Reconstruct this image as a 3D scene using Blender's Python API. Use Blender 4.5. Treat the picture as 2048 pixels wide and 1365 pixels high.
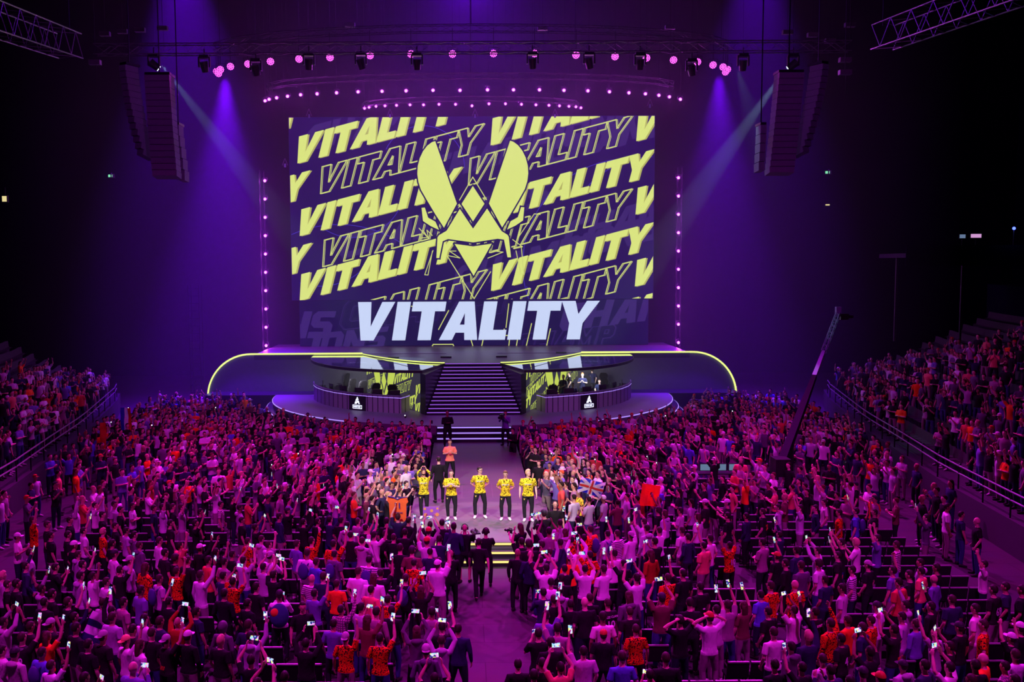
import bpy, bmesh, math, random
import numpy as np
from mathutils import Vector, Matrix
from mathutils.bvhtree import BVHTree
from mathutils.geometry import tessellate_polygon

for _o in list(bpy.data.objects):
    bpy.data.objects.remove(_o)
S = bpy.context.scene
COL = S.collection
PI = math.pi
rnd = random.Random(7)

# ------------------------------------------------------------------ camera
FPX, CXP, HORIZ, CAMZ = 1850.0, 930.0, 535.0, 9.5
PITCH = math.atan((682.5 - HORIZ) / FPX)
ROLL = math.radians(-0.30)
cam_d = bpy.data.cameras.new('camera')
cam = bpy.data.objects.new('camera', cam_d)
COL.objects.link(cam)
CAMR = Matrix.Rotation(PI / 2 - PITCH, 3, 'X') @ Matrix.Rotation(ROLL, 3, 'Z')
CAMP = Vector((-0.45, 0.0, CAMZ))
cam.matrix_world = Matrix.Translation(CAMP) @ CAMR.to_4x4()
cam_d.sensor_width = 36.0
cam_d.lens = FPX * 36.0 / 2048.0
cam_d.shift_x = (1024.0 - CXP) / 2048.0
cam_d.clip_start, cam_d.clip_end = 0.1, 400.0
S.camera = cam

def ray(x, y):
    return CAMR @ Vector(((x - CXP) / FPX, -(y - 682.5) / FPX, -1.0))
def at_z(x, y, Z):
    d = ray(x, y); t = (Z - CAMP.z) / d.z
    return CAMP + d * t
def at_y(x, y, Y):
    d = ray(x, y); t = (Y - CAMP.y) / d.y
    return CAMP + d * t

# ------------------------------------------------------------------ world, view, exposure
S.view_settings.view_transform = 'Standard'
S.view_settings.look = 'None'
S.view_settings.exposure = 0.0
S.view_settings.gamma = 1.0
S.view_settings.use_curve_mapping = False
w = bpy.data.worlds.new('world'); S.world = w; w.use_nodes = True
w.node_tree.nodes['Background'].inputs[0].default_value = (0.02, 0.006, 0.16, 1)
w.node_tree.nodes['Background'].inputs[1].default_value = 0.016
cy = S.cycles
cy.max_bounces = 4; cy.diffuse_bounces = 2; cy.glossy_bounces = 2; cy.transmission_bounces = 2
cy.volume_bounces = 0; cy.transparent_max_bounces = 6
cy.use_denoising = True
cy.sample_clamp_indirect = 4.0
cy.use_adaptive_sampling = True
cy.adaptive_threshold = 0.03

# ------------------------------------------------------------------ lights of the rig (house wash, key spots, haze beams, added fills)
MAG = (1.0, 0.014, 0.95)
VIO = (0.17, 0.0, 1.0)
def lamp(name, kind, loc, target, energy, color, size=1.0, spot=60, blend=0.6, label=None):
    d = bpy.data.lights.new(name, kind); d.energy = energy; d.color = color
    if kind == 'AREA': d.size = size; d.shape = 'DISK'
    if kind == 'SPOT': d.spot_size = math.radians(spot); d.spot_blend = blend; d.shadow_soft_size = size
    if kind == 'POINT': d.shadow_soft_size = size
    o = bpy.data.objects.new(name, d); COL.objects.link(o); o.location = loc
    if target is not None:
        o.rotation_euler = (Vector(target) - Vector(loc)).to_track_quat('-Z', 'Y').to_euler()
    return o
# magenta wash over the audience: back lights on the front truss, front lights on the rear trusses
for (lx, tx) in ((-14, -9.5), (-6, -7), (6, 7), (14, 9.5)):
    lamp('audience_wash_light', 'SPOT', (lx, 47.0, 22.5), (tx, 29, 0), 24000, MAG, 0.4, 66, 0.9)
for (lx, tx) in ((-9, -6.5), (9, 6.5)):
    lamp('audience_wash_light', 'SPOT', (lx, 13.0, 23.0), (tx, 23, 0), 14000, MAG, 0.5, 62, 0.9)
for (lx, tx) in ((-8, -8), (8, 8)):
    lamp('audience_wash_light', 'SPOT', (lx, 22.0, 23.0), (tx, 41.5, 0), 13000, MAG, 0.5, 44, 0.9)
lamp('runway_wash_light', 'SPOT', (0, 45.0, 22.5), (0, 38.6, 0.6), 3600, MAG, 0.3, 17, 0.6)
for sx in (-1, 1):
    lamp('grandstand_wash_light', 'SPOT', (sx * 6, 36.0, 22.0), (sx * 19, 43, 2.5), 4200, MAG, 0.4, 60, 0.9)
# white key light on the line of players
lamp('key_light', 'SPOT', (-9, 14, 21), (0.1, 33.2, 1.5), 22000, (0.96, 1.0, 0.82), 0.25, 18.0, 0.45)
lamp('key_light', 'SPOT', (9, 14, 21), (0.1, 33.2, 1.5), 20000, (0.96, 1.0, 0.82), 0.25, 18.0, 0.45)
lamp('key_light', 'SPOT', (5, 47, 22), (0.2, 31.0, 0.6), 5200, (0.86, 1.0, 0.80), 0.25, 12.0, 0.4)
lamp('key_light', 'SPOT', (0.2, 29.5, 24), (0.25, 31.2, 0.6), 9000, (0.80, 1.0, 0.72), 0.25, 17.5, 0.25)  # unseen overhead spot, added greenish to cancel the magenta on the disc
# light inside the two player booths, hung under the canopies
for sx in (-1, 1):
    lamp('booth_light', 'AREA', (sx * 7.0, 55.6, 3.35), (sx * 7.0, 57.0, 1.3), 150, (0.85, 0.85, 1.0), 2.4)
for sx in (-1, 1):
    lamp('stage_fill_light', 'SPOT', (sx * 5, 43, 21), (sx * 7.5, 54.5, 1.3), 5600, (0.44, 0.28, 1.0), 0.4, 34, 0.8)  # unseen violet spots added to brighten the apron and desk fronts
    lamp('speaker_fill_light', 'SPOT', (sx * 3, 18, 22), (sx * 15.5, 46.5, 17), 5200, (0.55, 0.05, 0.9), 0.4, 26, 0.8)  # unseen purple spots added to lift the line arrays out of the dark
# violet beams through the haze
for (x, y, z, tx, ty, tz, e, sp) in (
        (-15.6, 60.0, 21.6, -16.5, 61, 0, 92000, 44), (15.8, 60.0, 21.6, 16.5, 61, 0, 54000, 44),
        (-19.0, 62.0, 32.0, -17.0, 61, 0, 70000, 46), (19.0, 62.0, 32.0, 17.5, 62, 0, 46000, 46),
        (0.0, 70.0, 31.0, 0.0, 62, 22, 12000, 110)):
    lamp('haze_beam_light', 'SPOT', (x, y, z), (tx, ty, tz), e, VIO, 0.3, sp, 0.9)

# ------------------------------------------------------------------ materials
MATS = {}
def nodemat(name):
    m = bpy.data.materials.new(name); m.use_nodes = True
    nt = m.node_tree; nt.nodes.clear()
    out = nt.nodes.new('ShaderNodeOutputMaterial')
    MATS[name] = m
    return m, nt, out
def N(nt, kind, **kw):
    n = nt.nodes.new(kind)
    for k, v in kw.items():
        if k == 'ins':
            for a, b in v.items(): n.inputs[a].default_value = b
        else: setattr(n, k, v)
    return n
def mat(name, col, rough=0.6, metal=0.0, var=0.12, scale=6.0, bump=0.0, spec=0.5):
    """plain surface with a fine procedural variation of its own colour"""
    m, nt, out = nodemat(name)
    b = N(nt, 'ShaderNodeBsdfPrincipled', ins={'Roughness': rough, 'Metallic': metal, 'Specular IOR Level': spec})
    tc = N(nt, 'ShaderNodeTexCoord')
    no = N(nt, 'ShaderNodeTexNoise', ins={'Scale': scale, 'Detail': 4.0})
    mx = N(nt, 'ShaderNodeMix', data_type='RGBA')
    c2 = tuple(max(0, c * (1 - var)) for c in col); c1 = tuple(min(1, c * (1 + var)) for c in col)
    mx.inputs[6].default_value = (*c2, 1); mx.inputs[7].default_value = (*c1, 1)
    nt.links.new(tc.outputs['Object'], no.inputs['Vector'])
    nt.links.new(no.outputs['Fac'], mx.inputs[0])
    nt.links.new(mx.outputs[2], b.inputs['Base Color'])
    if bump:
        bp = N(nt, 'ShaderNodeBump', ins={'Strength': bump, 'Distance': 0.02})
        nt.links.new(no.outputs['Fac'], bp.inputs['Height']); nt.links.new(bp.outputs[0], b.inputs['Normal'])
    nt.links.new(b.outputs[0], out.inputs[0])
    return m
def emat(name, col, strength, sample='AUTO'):
    m, nt, out = nodemat(name)
    e = N(nt, 'ShaderNodeEmission'); e.inputs[0].default_value = (*col, 1); e.inputs[1].default_value = strength
    nt.links.new(e.outputs[0], out.inputs[0])
    m.cycles.emission_sampling = sample
    return m
mat('black_metal', (0.02, 0.02, 0.024), 0.45, 0.6)
mat('truss_metal', (0.30, 0.28, 0.32), 0.35, 0.6)
mat('dark_cloth', (0.003, 0.0025, 0.012), 0.95, spec=0.1)
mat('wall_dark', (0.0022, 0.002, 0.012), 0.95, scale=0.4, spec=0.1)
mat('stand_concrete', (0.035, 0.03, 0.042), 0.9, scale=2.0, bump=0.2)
mat('stage_panel', (0.17, 0.16, 0.20), 0.5, scale=3.0)
mat('black_panel', (0.022, 0.02, 0.032), 0.35)
mat('desk_wood', (0.16, 0.145, 0.17), 0.45, scale=5)
mat('seat_black', (0.02, 0.018, 0.024), 0.5, spec=0.2)
mat('seat_edge', (0.30, 0.29, 0.32), 0.35, 0.2)
mat('seat_green', (0.06, 0.075, 0.06), 0.7, spec=0.2)
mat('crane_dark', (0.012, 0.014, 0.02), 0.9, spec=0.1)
mat('gaming_leather', (0.022, 0.02, 0.022), 0.8, spec=0.1)
mat('gaming_trim', (0.10, 0.09, 0.10), 0.7)
mat('plastic_black', (0.015, 0.015, 0.018), 0.3)
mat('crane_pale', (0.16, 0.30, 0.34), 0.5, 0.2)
mat('speaker_grey', (0.16, 0.15, 0.2), 0.8)
mat('paper', (0.8, 0.78, 0.76), 0.8)
mat('orange_cloth', (0.95, 0.20, 0.03), 0.85, scale=9, bump=0.5)
mat('navy_print', (0.05, 0.03, 0.22), 0.8)
mat('white_print', (0.82, 0.82, 0.85), 0.7)
mat('orange_print', (0.9, 0.16, 0.02), 0.7)
mat('red_cloth', (0.75, 0.04, 0.03), 0.85, scale=9, bump=0.5)
mat('blue_cloth', (0.04, 0.06, 0.55), 0.85, scale=9, bump=0.5)
mat('teal_cloth', (0.03, 0.17, 0.22), 0.85, scale=9, bump=0.5)
mat('white_cloth', (0.8, 0.8, 0.82), 0.85, scale=9, bump=0.5)
mat('card_purple', (0.42, 0.2, 0.72), 0.7)
mat('card_yellow', (0.95, 0.75, 0.15), 0.7)
emat('screen_base', (0.010, 0.003, 0.080), 1.0)
emat('screen_base_low', (0.005, 0.003, 0.055), 1.0)
emat('screen_yellow', (0.74, 0.84, 0.20), 1.0)
emat('screen_yellow_side', (0.47, 0.47, 0.10), 1.0, 'NONE')
emat('screen_line', (0.70, 0.78, 0.20), 0.95, 'NONE')
emat('screen_white', (0.62, 0.72, 1.0), 1.0)
emat('screen_faint', (0.035, 0.016, 0.14), 1.0, 'NONE')
emat('screen_blue', (0.05, 0.03, 0.5), 1.0, 'NONE')
emat('booth_yellow', (0.55, 0.66, 0.10), 1.0)
emat('booth_base', (0.035, 0.03, 0.055), 1.0)
emat('trim_yellow', (0.80, 0.95, 0.22), 1.25)
emat('trim_violet', (0.42, 0.24, 1.0), 1.2)
emat('stair_violet', (0.36, 0.11, 0.85), 0.95)
emat('trim_gold', (0.95, 0.72, 0.22), 1.3)
emat('logo_light', (0.70, 0.72, 1.0), 2.2, 'NONE')
emat('lamp_magenta', (1.0, 0.10, 0.90), 2.4, 'NONE')
emat('lamp_violet', (0.85, 0.16, 1.0), 5.0, 'NONE')
emat('lamp_white', (0.75, 0.9, 1.0), 9.0, 'NONE')
emat('exit_green', (0.25, 0.9, 0.5), 0.9, 'NONE')
emat('sign_warm', (0.9, 0.75, 0.35), 0.9, 'NONE')
emat('monitor_glow', (0.30, 0.45, 0.75), 0.4, 'NONE')
emat('mixer_glow', (0.8, 0.4, 0.8), 0.8, 'NONE')
emat('blue_glow', (0.05, 0.08, 1.0), 6.0, 'NONE')
emat('red_glow', (1.0, 0.05, 0.02), 3.0, 'NONE')
# concrete-like event floor with panel seams
def floor_mat(name, c1, c2, seam, pw, ph, rough):
    m, nt, out = nodemat(name)
    b = N(nt, 'ShaderNodeBsdfPrincipled', ins={'Roughness': rough, 'Specular IOR Level': 0.12})
    tc = N(nt, 'ShaderNodeTexCoord')
    br = N(nt, 'ShaderNodeTexBrick', ins={'Scale': 1.0, 'Mortar Size': 0.012, 'Brick Width': pw, 'Row Height': ph,
           'Color1': (*c1, 1), 'Color2': (*c2, 1), 'Mortar': (*seam, 1)})
    br.offset = 0.5
    no = N(nt, 'ShaderNodeTexNoise', ins={'Scale': 0.9, 'Detail': 8.0, 'Roughness': 0.65})
    mx = N(nt, 'ShaderNodeMix', data_type='RGBA', blend_type='MULTIPLY'); mx.inputs[0].default_value = 0.55
    nt.links.new(tc.outputs['Object'], br.inputs['Vector']); nt.links.new(tc.outputs['Object'], no.inputs['Vector'])
    nt.links.new(br.outputs['Color'], mx.inputs[6]); nt.links.new(no.outputs['Color'], mx.inputs[7])
    nt.links.new(mx.outputs[2], b.inputs['Base Color']); nt.links.new(b.outputs[0], out.inputs[0])
    return m
floor_mat('floor_mat', (0.085, 0.08, 0.085), (0.072, 0.07, 0.073), (0.045, 0.042, 0.045), 2.4, 1.2, 0.7)
floor_mat('runway_mat', (0.135, 0.13, 0.13), (0.12, 0.115, 0.12), (0.17, 0.16, 0.165), 1.2, 2.4, 0.45)
floor_mat('deck_mat', (0.15, 0.14, 0.16), (0.14, 0.13, 0.15), (0.08, 0.075, 0.09), 4.0, 2.0, 0.4)
floor_mat('disc_mat', (0.165, 0.16, 0.155), (0.15, 0.145, 0.14), (0.11, 0.105, 0.10), 3.0, 1.5, 0.45)
# glossy canopy top that mirrors the screen
m, nt, out = nodemat('gloss_panel')
b = N(nt, 'ShaderNodeBsdfPrincipled', ins={'Roughness': 0.05, 'Specular IOR Level': 1.0, 'Base Color': (0.03, 0.03, 0.05, 1), 'Coat Weight': 1.0, 'Coat IOR': 2.2, 'Coat Roughness': 0.03})
wv = N(nt, 'ShaderNodeTexNoise', ins={'Scale': 1.1, 'Detail': 1.0}); bp = N(nt, 'ShaderNodeBump', ins={'Strength': 0.10, 'Distance': 0.03})
tc = N(nt, 'ShaderNodeTexCoord'); nt.links.new(tc.outputs['Object'], wv.inputs['Vector'])
nt.links.new(wv.outputs['Fac'], bp.inputs['Height']); nt.links.new(bp.outputs[0], b.inputs['Coat Normal'])
nt.links.new(b.outputs[0], out.inputs[0])
# slatted booth desk front
m, nt, out = nodemat('desk_slats')
b = N(nt, 'ShaderNodeBsdfPrincipled', ins={'Roughness': 0.45})
tc = N(nt, 'ShaderNodeTexCoord'); wv = N(nt, 'ShaderNodeTexWave', ins={'Scale': 1.0, 'Distortion': 0.0}); wv.bands_direction = 'X'
cr = N(nt, 'ShaderNodeValToRGB'); cr.color_ramp.elements[0].position = 0.0; cr.color_ramp.elements[0].color = (0.02, 0.02, 0.03, 1)
cr.color_ramp.elements[1].position = 0.12; cr.color_ramp.elements[1].color = (0.36, 0.33, 0.40, 1)
nt.links.new(tc.outputs['Object'], wv.inputs['Vector']); nt.links.new(wv.outputs['Fac'], cr.inputs[0])
nt.links.new(cr.outputs[0], b.inputs['Base Color']); nt.links.new(b.outputs[0], out.inputs[0])

# --- people: one material per kind of surface; every person carries its own colours as properties
def attr(nt, name, kind='OBJECT'):
    n = nt.nodes.new('ShaderNodeAttribute'); n.attribute_type = kind; n.attribute_name = name
    return n
def people_mat(name, prop, rough, fold=0.0, sss=0.0):
    m, nt, out = nodemat(name)
    b = N(nt, 'ShaderNodeBsdfPrincipled', ins={'Roughness': rough, 'Specular IOR Level': 0.3 if prop in ('skin_tone', 'tint') else 0.08})
    a = attr(nt, prop)
    src = a.outputs['Color']
    tc = N(nt, 'ShaderNodeTexCoord')
    no = N(nt, 'ShaderNodeTexNoise', ins={'Scale': 9.0, 'Detail': 3.0})
    nt.links.new(tc.outputs['Object'], no.inputs['Vector'])
    if prop == 'shirt':
        a2 = attr(nt, 'shirt_second'); pt = attr(nt, 'shirt_pattern')
        sp = N(nt, 'ShaderNodeSeparateColor'); nt.links.new(pt.outputs['Color'], sp.inputs[0])
        pn = N(nt, 'ShaderNodeTexNoise', ins={'Scale': 15.0, 'Detail': 2.0, 'Distortion': 1.8})
        g1 = N(nt, 'ShaderNodeMath', operation='GREATER_THAN'); g1.inputs[1].default_value = 0.55
        nt.links.new(tc.outputs['Object'], pn.inputs['Vector']); nt.links.new(pn.outputs['Fac'], g1.inputs[0])
        sx = N(nt, 'ShaderNodeSeparateXYZ'); nt.links.new(tc.outputs['Object'], sx.inputs[0])
        def band(axis, freq):
            k = N(nt, 'ShaderNodeMath', operation='MULTIPLY'); k.inputs[1].default_value = freq
            f = N(nt, 'ShaderNodeMath', operation='FRACT'); g = N(nt, 'ShaderNodeMath', operation='GREATER_THAN'); g.inputs[1].default_value = 0.62
            nt.links.new(sx.outputs[axis], k.inputs[0]); nt.links.new(k.outputs[0], f.inputs[0]); nt.links.new(f.outputs[0], g.inputs[0])
            return g
        st = band('Z', 20.0); cx = band('X', 17.0); cz = band('Z', 17.0)
        ck = N(nt, 'ShaderNodeMath', operation='MAXIMUM'); nt.links.new(cx.outputs[0], ck.inputs[0]); nt.links.new(cz.outputs[0], ck.inputs[1])
        prev = None
        for ch, node in (('Red', g1), ('Green', st), ('Blue', ck)):
            mu = N(nt, 'ShaderNodeMath', operation='MULTIPLY'); nt.links.new(sp.outputs[ch], mu.inputs[0]); nt.links.new(node.outputs[0], mu.inputs[1])
            if prev is None: prev = mu
            else:
                ad = N(nt, 'ShaderNodeMath', operation='ADD'); nt.links.new(prev.outputs[0], ad.inputs[0]); nt.links.new(mu.outputs[0], ad.inputs[1]); prev = ad
        mx = N(nt, 'ShaderNodeMix', data_type='RGBA')
        nt.links.new(prev.outputs[0], mx.inputs[0]); nt.links.new(a.outputs['Color'], mx.inputs[6]); nt.links.new(a2.outputs['Color'], mx.inputs[7])
        src = mx.outputs[2]
    nt.links.new(src, b.inputs['Base Color'])
    if fold:
        mp = N(nt, 'ShaderNodeMapping'); mp.inputs['Scale'].default_value = (1.0, 1.0, 0.45)
        nt.links.new(tc.outputs['Object'], mp.inputs[0]); nt.links.new(mp.outputs[0], no.inputs['Vector'])
        bp = N(nt, 'ShaderNodeBump', ins={'Strength': fold, 'Distance': 0.03})
        nt.links.new(no.outputs['Fac'], bp.inputs['Height']); nt.links.new(bp.outputs[0], b.inputs['Normal'])
    nt.links.new(b.outputs[0], out.inputs[0])
people_mat('skin', 'skin_tone', 0.5)
people_mat('shirt', 'shirt', 0.85, 0.9)
people_mat('trousers', 'trousers', 0.85, 0.7)
people_mat('shoes', 'shoes', 0.5)
people_mat('hair', 'tint', 0.6, 0.6)
m, nt, out = nodemat('crowd_cloth')
b = N(nt, 'ShaderNodeBsdfPrincipled', ins={'Roughness': 0.8, 'Specular IOR Level': 0.1}); a = attr(nt, 'tint', 'GEOMETRY')
nt.links.new(a.outputs['Color'], b.inputs['Base Color']); nt.links.new(b.outputs[0], out.inputs[0])
# phone screens: a small bright picture of the stage
m, nt, out = nodemat('phone_screen')
tc = N(nt, 'ShaderNodeTexCoord'); oi = N(nt, 'ShaderNodeObjectInfo')
ad = N(nt, 'ShaderNodeVectorMath', operation='ADD'); vo = N(nt, 'ShaderNodeTexVoronoi', ins={'Scale': 26.0})
cr = N(nt, 'ShaderNodeValToRGB'); cr.color_ramp.interpolation = 'CONSTANT'
els = cr.color_ramp.elements
els[0].color = (0.03, 0.03, 0.25, 1); els[1].position = 0.25; els[1].color = (0.65, 0.75, 1, 1)
for p, c in ((0.5, (0.9, 0.35, 0.95, 1)), (0.68, (0.35, 0.7, 0.9, 1)), (0.82, (0.85, 0.9, 0.25, 1)), (0.93, (1, 1, 1, 1))):
    e_ = els.new(p); e_.color = c
e = N(nt, 'ShaderNodeEmission', ins={'Strength': 1.15})
sc_ = N(nt, 'ShaderNodeSeparateColor')
nt.links.new(tc.outputs['Object'], ad.inputs[0]); nt.links.new(oi.outputs['Random'], ad.inputs[1]); nt.links.new(ad.outputs[0], vo.inputs['Vector'])
nt.links.new(vo.outputs['Color'], sc_.inputs[0]); nt.links.new(sc_.outputs[0], cr.inputs[0]); nt.links.new(cr.outputs[0], e.inputs[0]); nt.links.new(e.outputs[0], out.inputs[0])
m.cycles.emission_sampling = 'NONE'

# ------------------------------------------------------------------ geometry helpers
def tag(o, label=None, cat=None, group=None, kind=None):
    if label: o['label'] = label
    if cat: o['category'] = cat
    if group: o['group'] = group
    if kind: o['kind'] = kind
    return o
def empty(name, loc, rz=0.0, label=None, cat=None, group=None):
    o = bpy.data.objects.new(name, None); COL.objects.link(o)
    o.location = loc; o.rotation_euler = (0, 0, rz); o.empty_display_size = 0.2
    return tag(o, label, cat, group)
def obj(name, bm, mats, parent=None, smooth=False, loc=None):
    me = bpy.data.meshes.new(name)
    bmesh.ops.recalc_face_normals(bm, faces=bm.faces)
    bm.to_mesh(me); bm.free()
    for mm in (mats if isinstance(mats, (list, tuple)) else [mats]):
        me.materials.append(MATS[mm])
    if smooth:
        me.polygons.foreach_set('use_smooth', [True] * len(me.polygons))
    o = bpy.data.objects.new(name, me); COL.objects.link(o)
    if parent is not None: o.parent = parent
    if loc is not None: o.location = loc
    return o
def B(): return bmesh.new()
def box(bm, x0, x1, y0, y1, z0, z1, M=None, mi=0):
    vs = [bm.verts.new(v) for v in ((x0, y0, z0), (x1, y0, z0), (x1, y1, z0), (x0, y1, z0), (x0, y0, z1), (x1, y0, z1), (x1, y1, z1), (x0, y1, z1))]
    if M is not None:
        for v in vs: v.co = M @ v.co
    for f in ((0, 3, 2, 1), (4, 5, 6, 7), (0, 1, 5, 4), (1, 2, 6, 5), (2, 3, 7, 6), (3, 0, 4, 7)):
        fa = bm.faces.new([vs[i] for i in f]); fa.material_index = mi
    return vs
def bar(bm, p, q, r, n=6, r2=None, mi=0):
    p = Vector(p); q = Vector(q); d = (q - p)
    if d.length < 1e-6: return
    u = d.normalized().orthogonal().normalized(); v = d.normalized().cross(u)
    r2 = r if r2 is None else r2
    A = [bm.verts.new(p + (u * math.cos(a) + v * math.sin(a)) * r) for a in [2 * PI * i / n for i in range(n)]]
    Bv = [bm.verts.new(q + (u * math.cos(a) + v * math.sin(a)) * r2) for a in [2 * PI * i / n for i in range(n)]]
    for i in range(n):
        j = (i + 1) % n
        bm.faces.new((A[i], A[j], Bv[j], Bv[i])).material_index = mi
    bm.faces.new(A[::-1]).material_index = mi; bm.faces.new(Bv).material_index = mi
def path_bar(bm, pts, r, n=6):
    for a, b_ in zip(pts, pts[1:]): bar(bm, a, b_, r, n)
def prism(bm, poly, z0, z1, mi=0, top_mi=None):
    """solid from an outline in plan"""
    a = [bm.verts.new((x, y, z0)) for x, y in poly]; b_ = [bm.verts.new((x, y, z1)) for x, y in poly]
    n = len(poly)
    for i in range(n):
        j = (i + 1) % n
        bm.faces.new((a[i], a[j], b_[j], b_[i])).material_index = mi
    for tri in tessellate_polygon([[Vector((x, y, 0)) for x, y in poly]]):
        bm.faces.new([b_[i] for i in tri]).material_index = mi if top_mi is None else top_mi
        bm.faces.new([a[i] for i in tri][::-1]).material_index = mi
def ellipsoid(bm, c, r, seg=12, rings=8, M=None, mi=0):
    c = Vector(c); rows = []
    for i in range(rings + 1):
        th = PI * i / rings
        if i in (0, rings):
            rows.append([bm.verts.new(c + Vector((0, 0, r[2] * math.cos(th))))])
        else:
            rows.append([bm.verts.new(c + Vector((r[0] * math.sin(th) * math.cos(2 * PI * k / seg), r[1] * math.sin(th) * math.sin(2 * PI * k / seg), r[2] * math.cos(th)))) for k in range(seg)])
    for i in range(rings):
        a, b_ = rows[i], rows[i + 1]
        for k in range(seg):
            l = (k + 1) % seg
            if len(a) == 1: f = bm.faces.new((a[0], b_[k], b_[l]))
            elif len(b_) == 1: f = bm.faces.new((a[k], b_[0], a[l]))
            else: f = bm.faces.new((a[k], b_[k], b_[l], a[l]))
            f.material_index = mi
    vs = [v for row in rows for v in row]
    if M is not None:
        for v in vs: v.co = M @ v.co
    return vs
def copy_tree(o, parent=None):
    c = o.copy(); COL.objects.link(c)
    if parent is not None: c.parent = parent
    for ch in KIDS.get(o.name, ()): copy_tree(ch, c)
    return c
KIDS = {}
def remember(root):
    """note a thing's children so that copies can be made of each"""
    for o in COL.objects:
        if o.parent == root:
            KIDS.setdefault(root.name, []).append(o)
ORD = ['first', 'second', 'third', 'fourth', 'fifth', 'sixth', 'seventh', 'eighth', 'ninth', 'tenth', 'eleventh', 'twelfth', 'thirteenth', 'fourteenth', 'fifteenth', 'sixteenth',
       'seventeenth', 'eighteenth', 'nineteenth', 'twentieth', 'twenty-first', 'twenty-second', 'twenty-third', 'twenty-fourth', 'twenty-fifth', 'twenty-sixth', 'twenty-seventh', 'twenty-eighth', 'twenty-ninth', 'thirtieth']

# ================================================================== THE PLACE
YS = 67.4                                   # plane of the big screen
DECK = 3.77; APRON = 1.30; RUN = 0.60       # heights of main deck, booth apron, runway
def struct(name, bm, m, label):
    o = obj(name, bm, m); tag(o, label, None, None, 'structure'); return o
bm = B(); box(bm, -48, 48, -14, 82, -0.3, 0.0); struct('floor', bm, 'floor_mat', 'grey arena floor of laid panels, lit magenta')
bm = B(); box(bm, -48.5, -48, -14, 82, -0.3, 36); struct('wall_left', bm, 'wall_dark', 'dark side wall of the arena')
bm = B(); box(bm, 48, 48.5, -14, 82, -0.3, 36); struct('wall_right', bm, 'wall_dark', 'dark side wall of the arena')
bm = B(); box(bm, -48.5, 48.5, 82, 82.5, -0.3, 36); struct('wall_back', bm, 'dark_cloth', 'black draped end wall behind the stage')
bm = B(); box(bm, -48.5, 48.5, -14.5, -14, -0.3, 36); struct('wall_front', bm, 'wall_dark', 'dark end wall behind the upper seats')
bm = B(); box(bm, -48.5, 48.5, -14.5, 82.5, 36, 36.4); struct('ceiling', bm, 'wall_dark', 'black arena roof above the rigging')

# haze hanging around the stage and its lights
m, nt, out = nodemat('haze_mat')
vs = N(nt, 'ShaderNodeVolumeScatter', ins={'Density': 0.0052, 'Anisotropy': 0.2, 'Color': (0.9, 0.9, 1.0, 1)})
nt.links.new(vs.outputs[0], out.inputs[1])
bm = B(); box(bm, -25, 25, 47.6, 80, 0.05, 34.5)
hz = obj('haze', bm, 'haze_mat'); tag(hz, 'thin violet lit haze hanging around the stage and its lights', 'haze', None, 'stuff')

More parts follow.
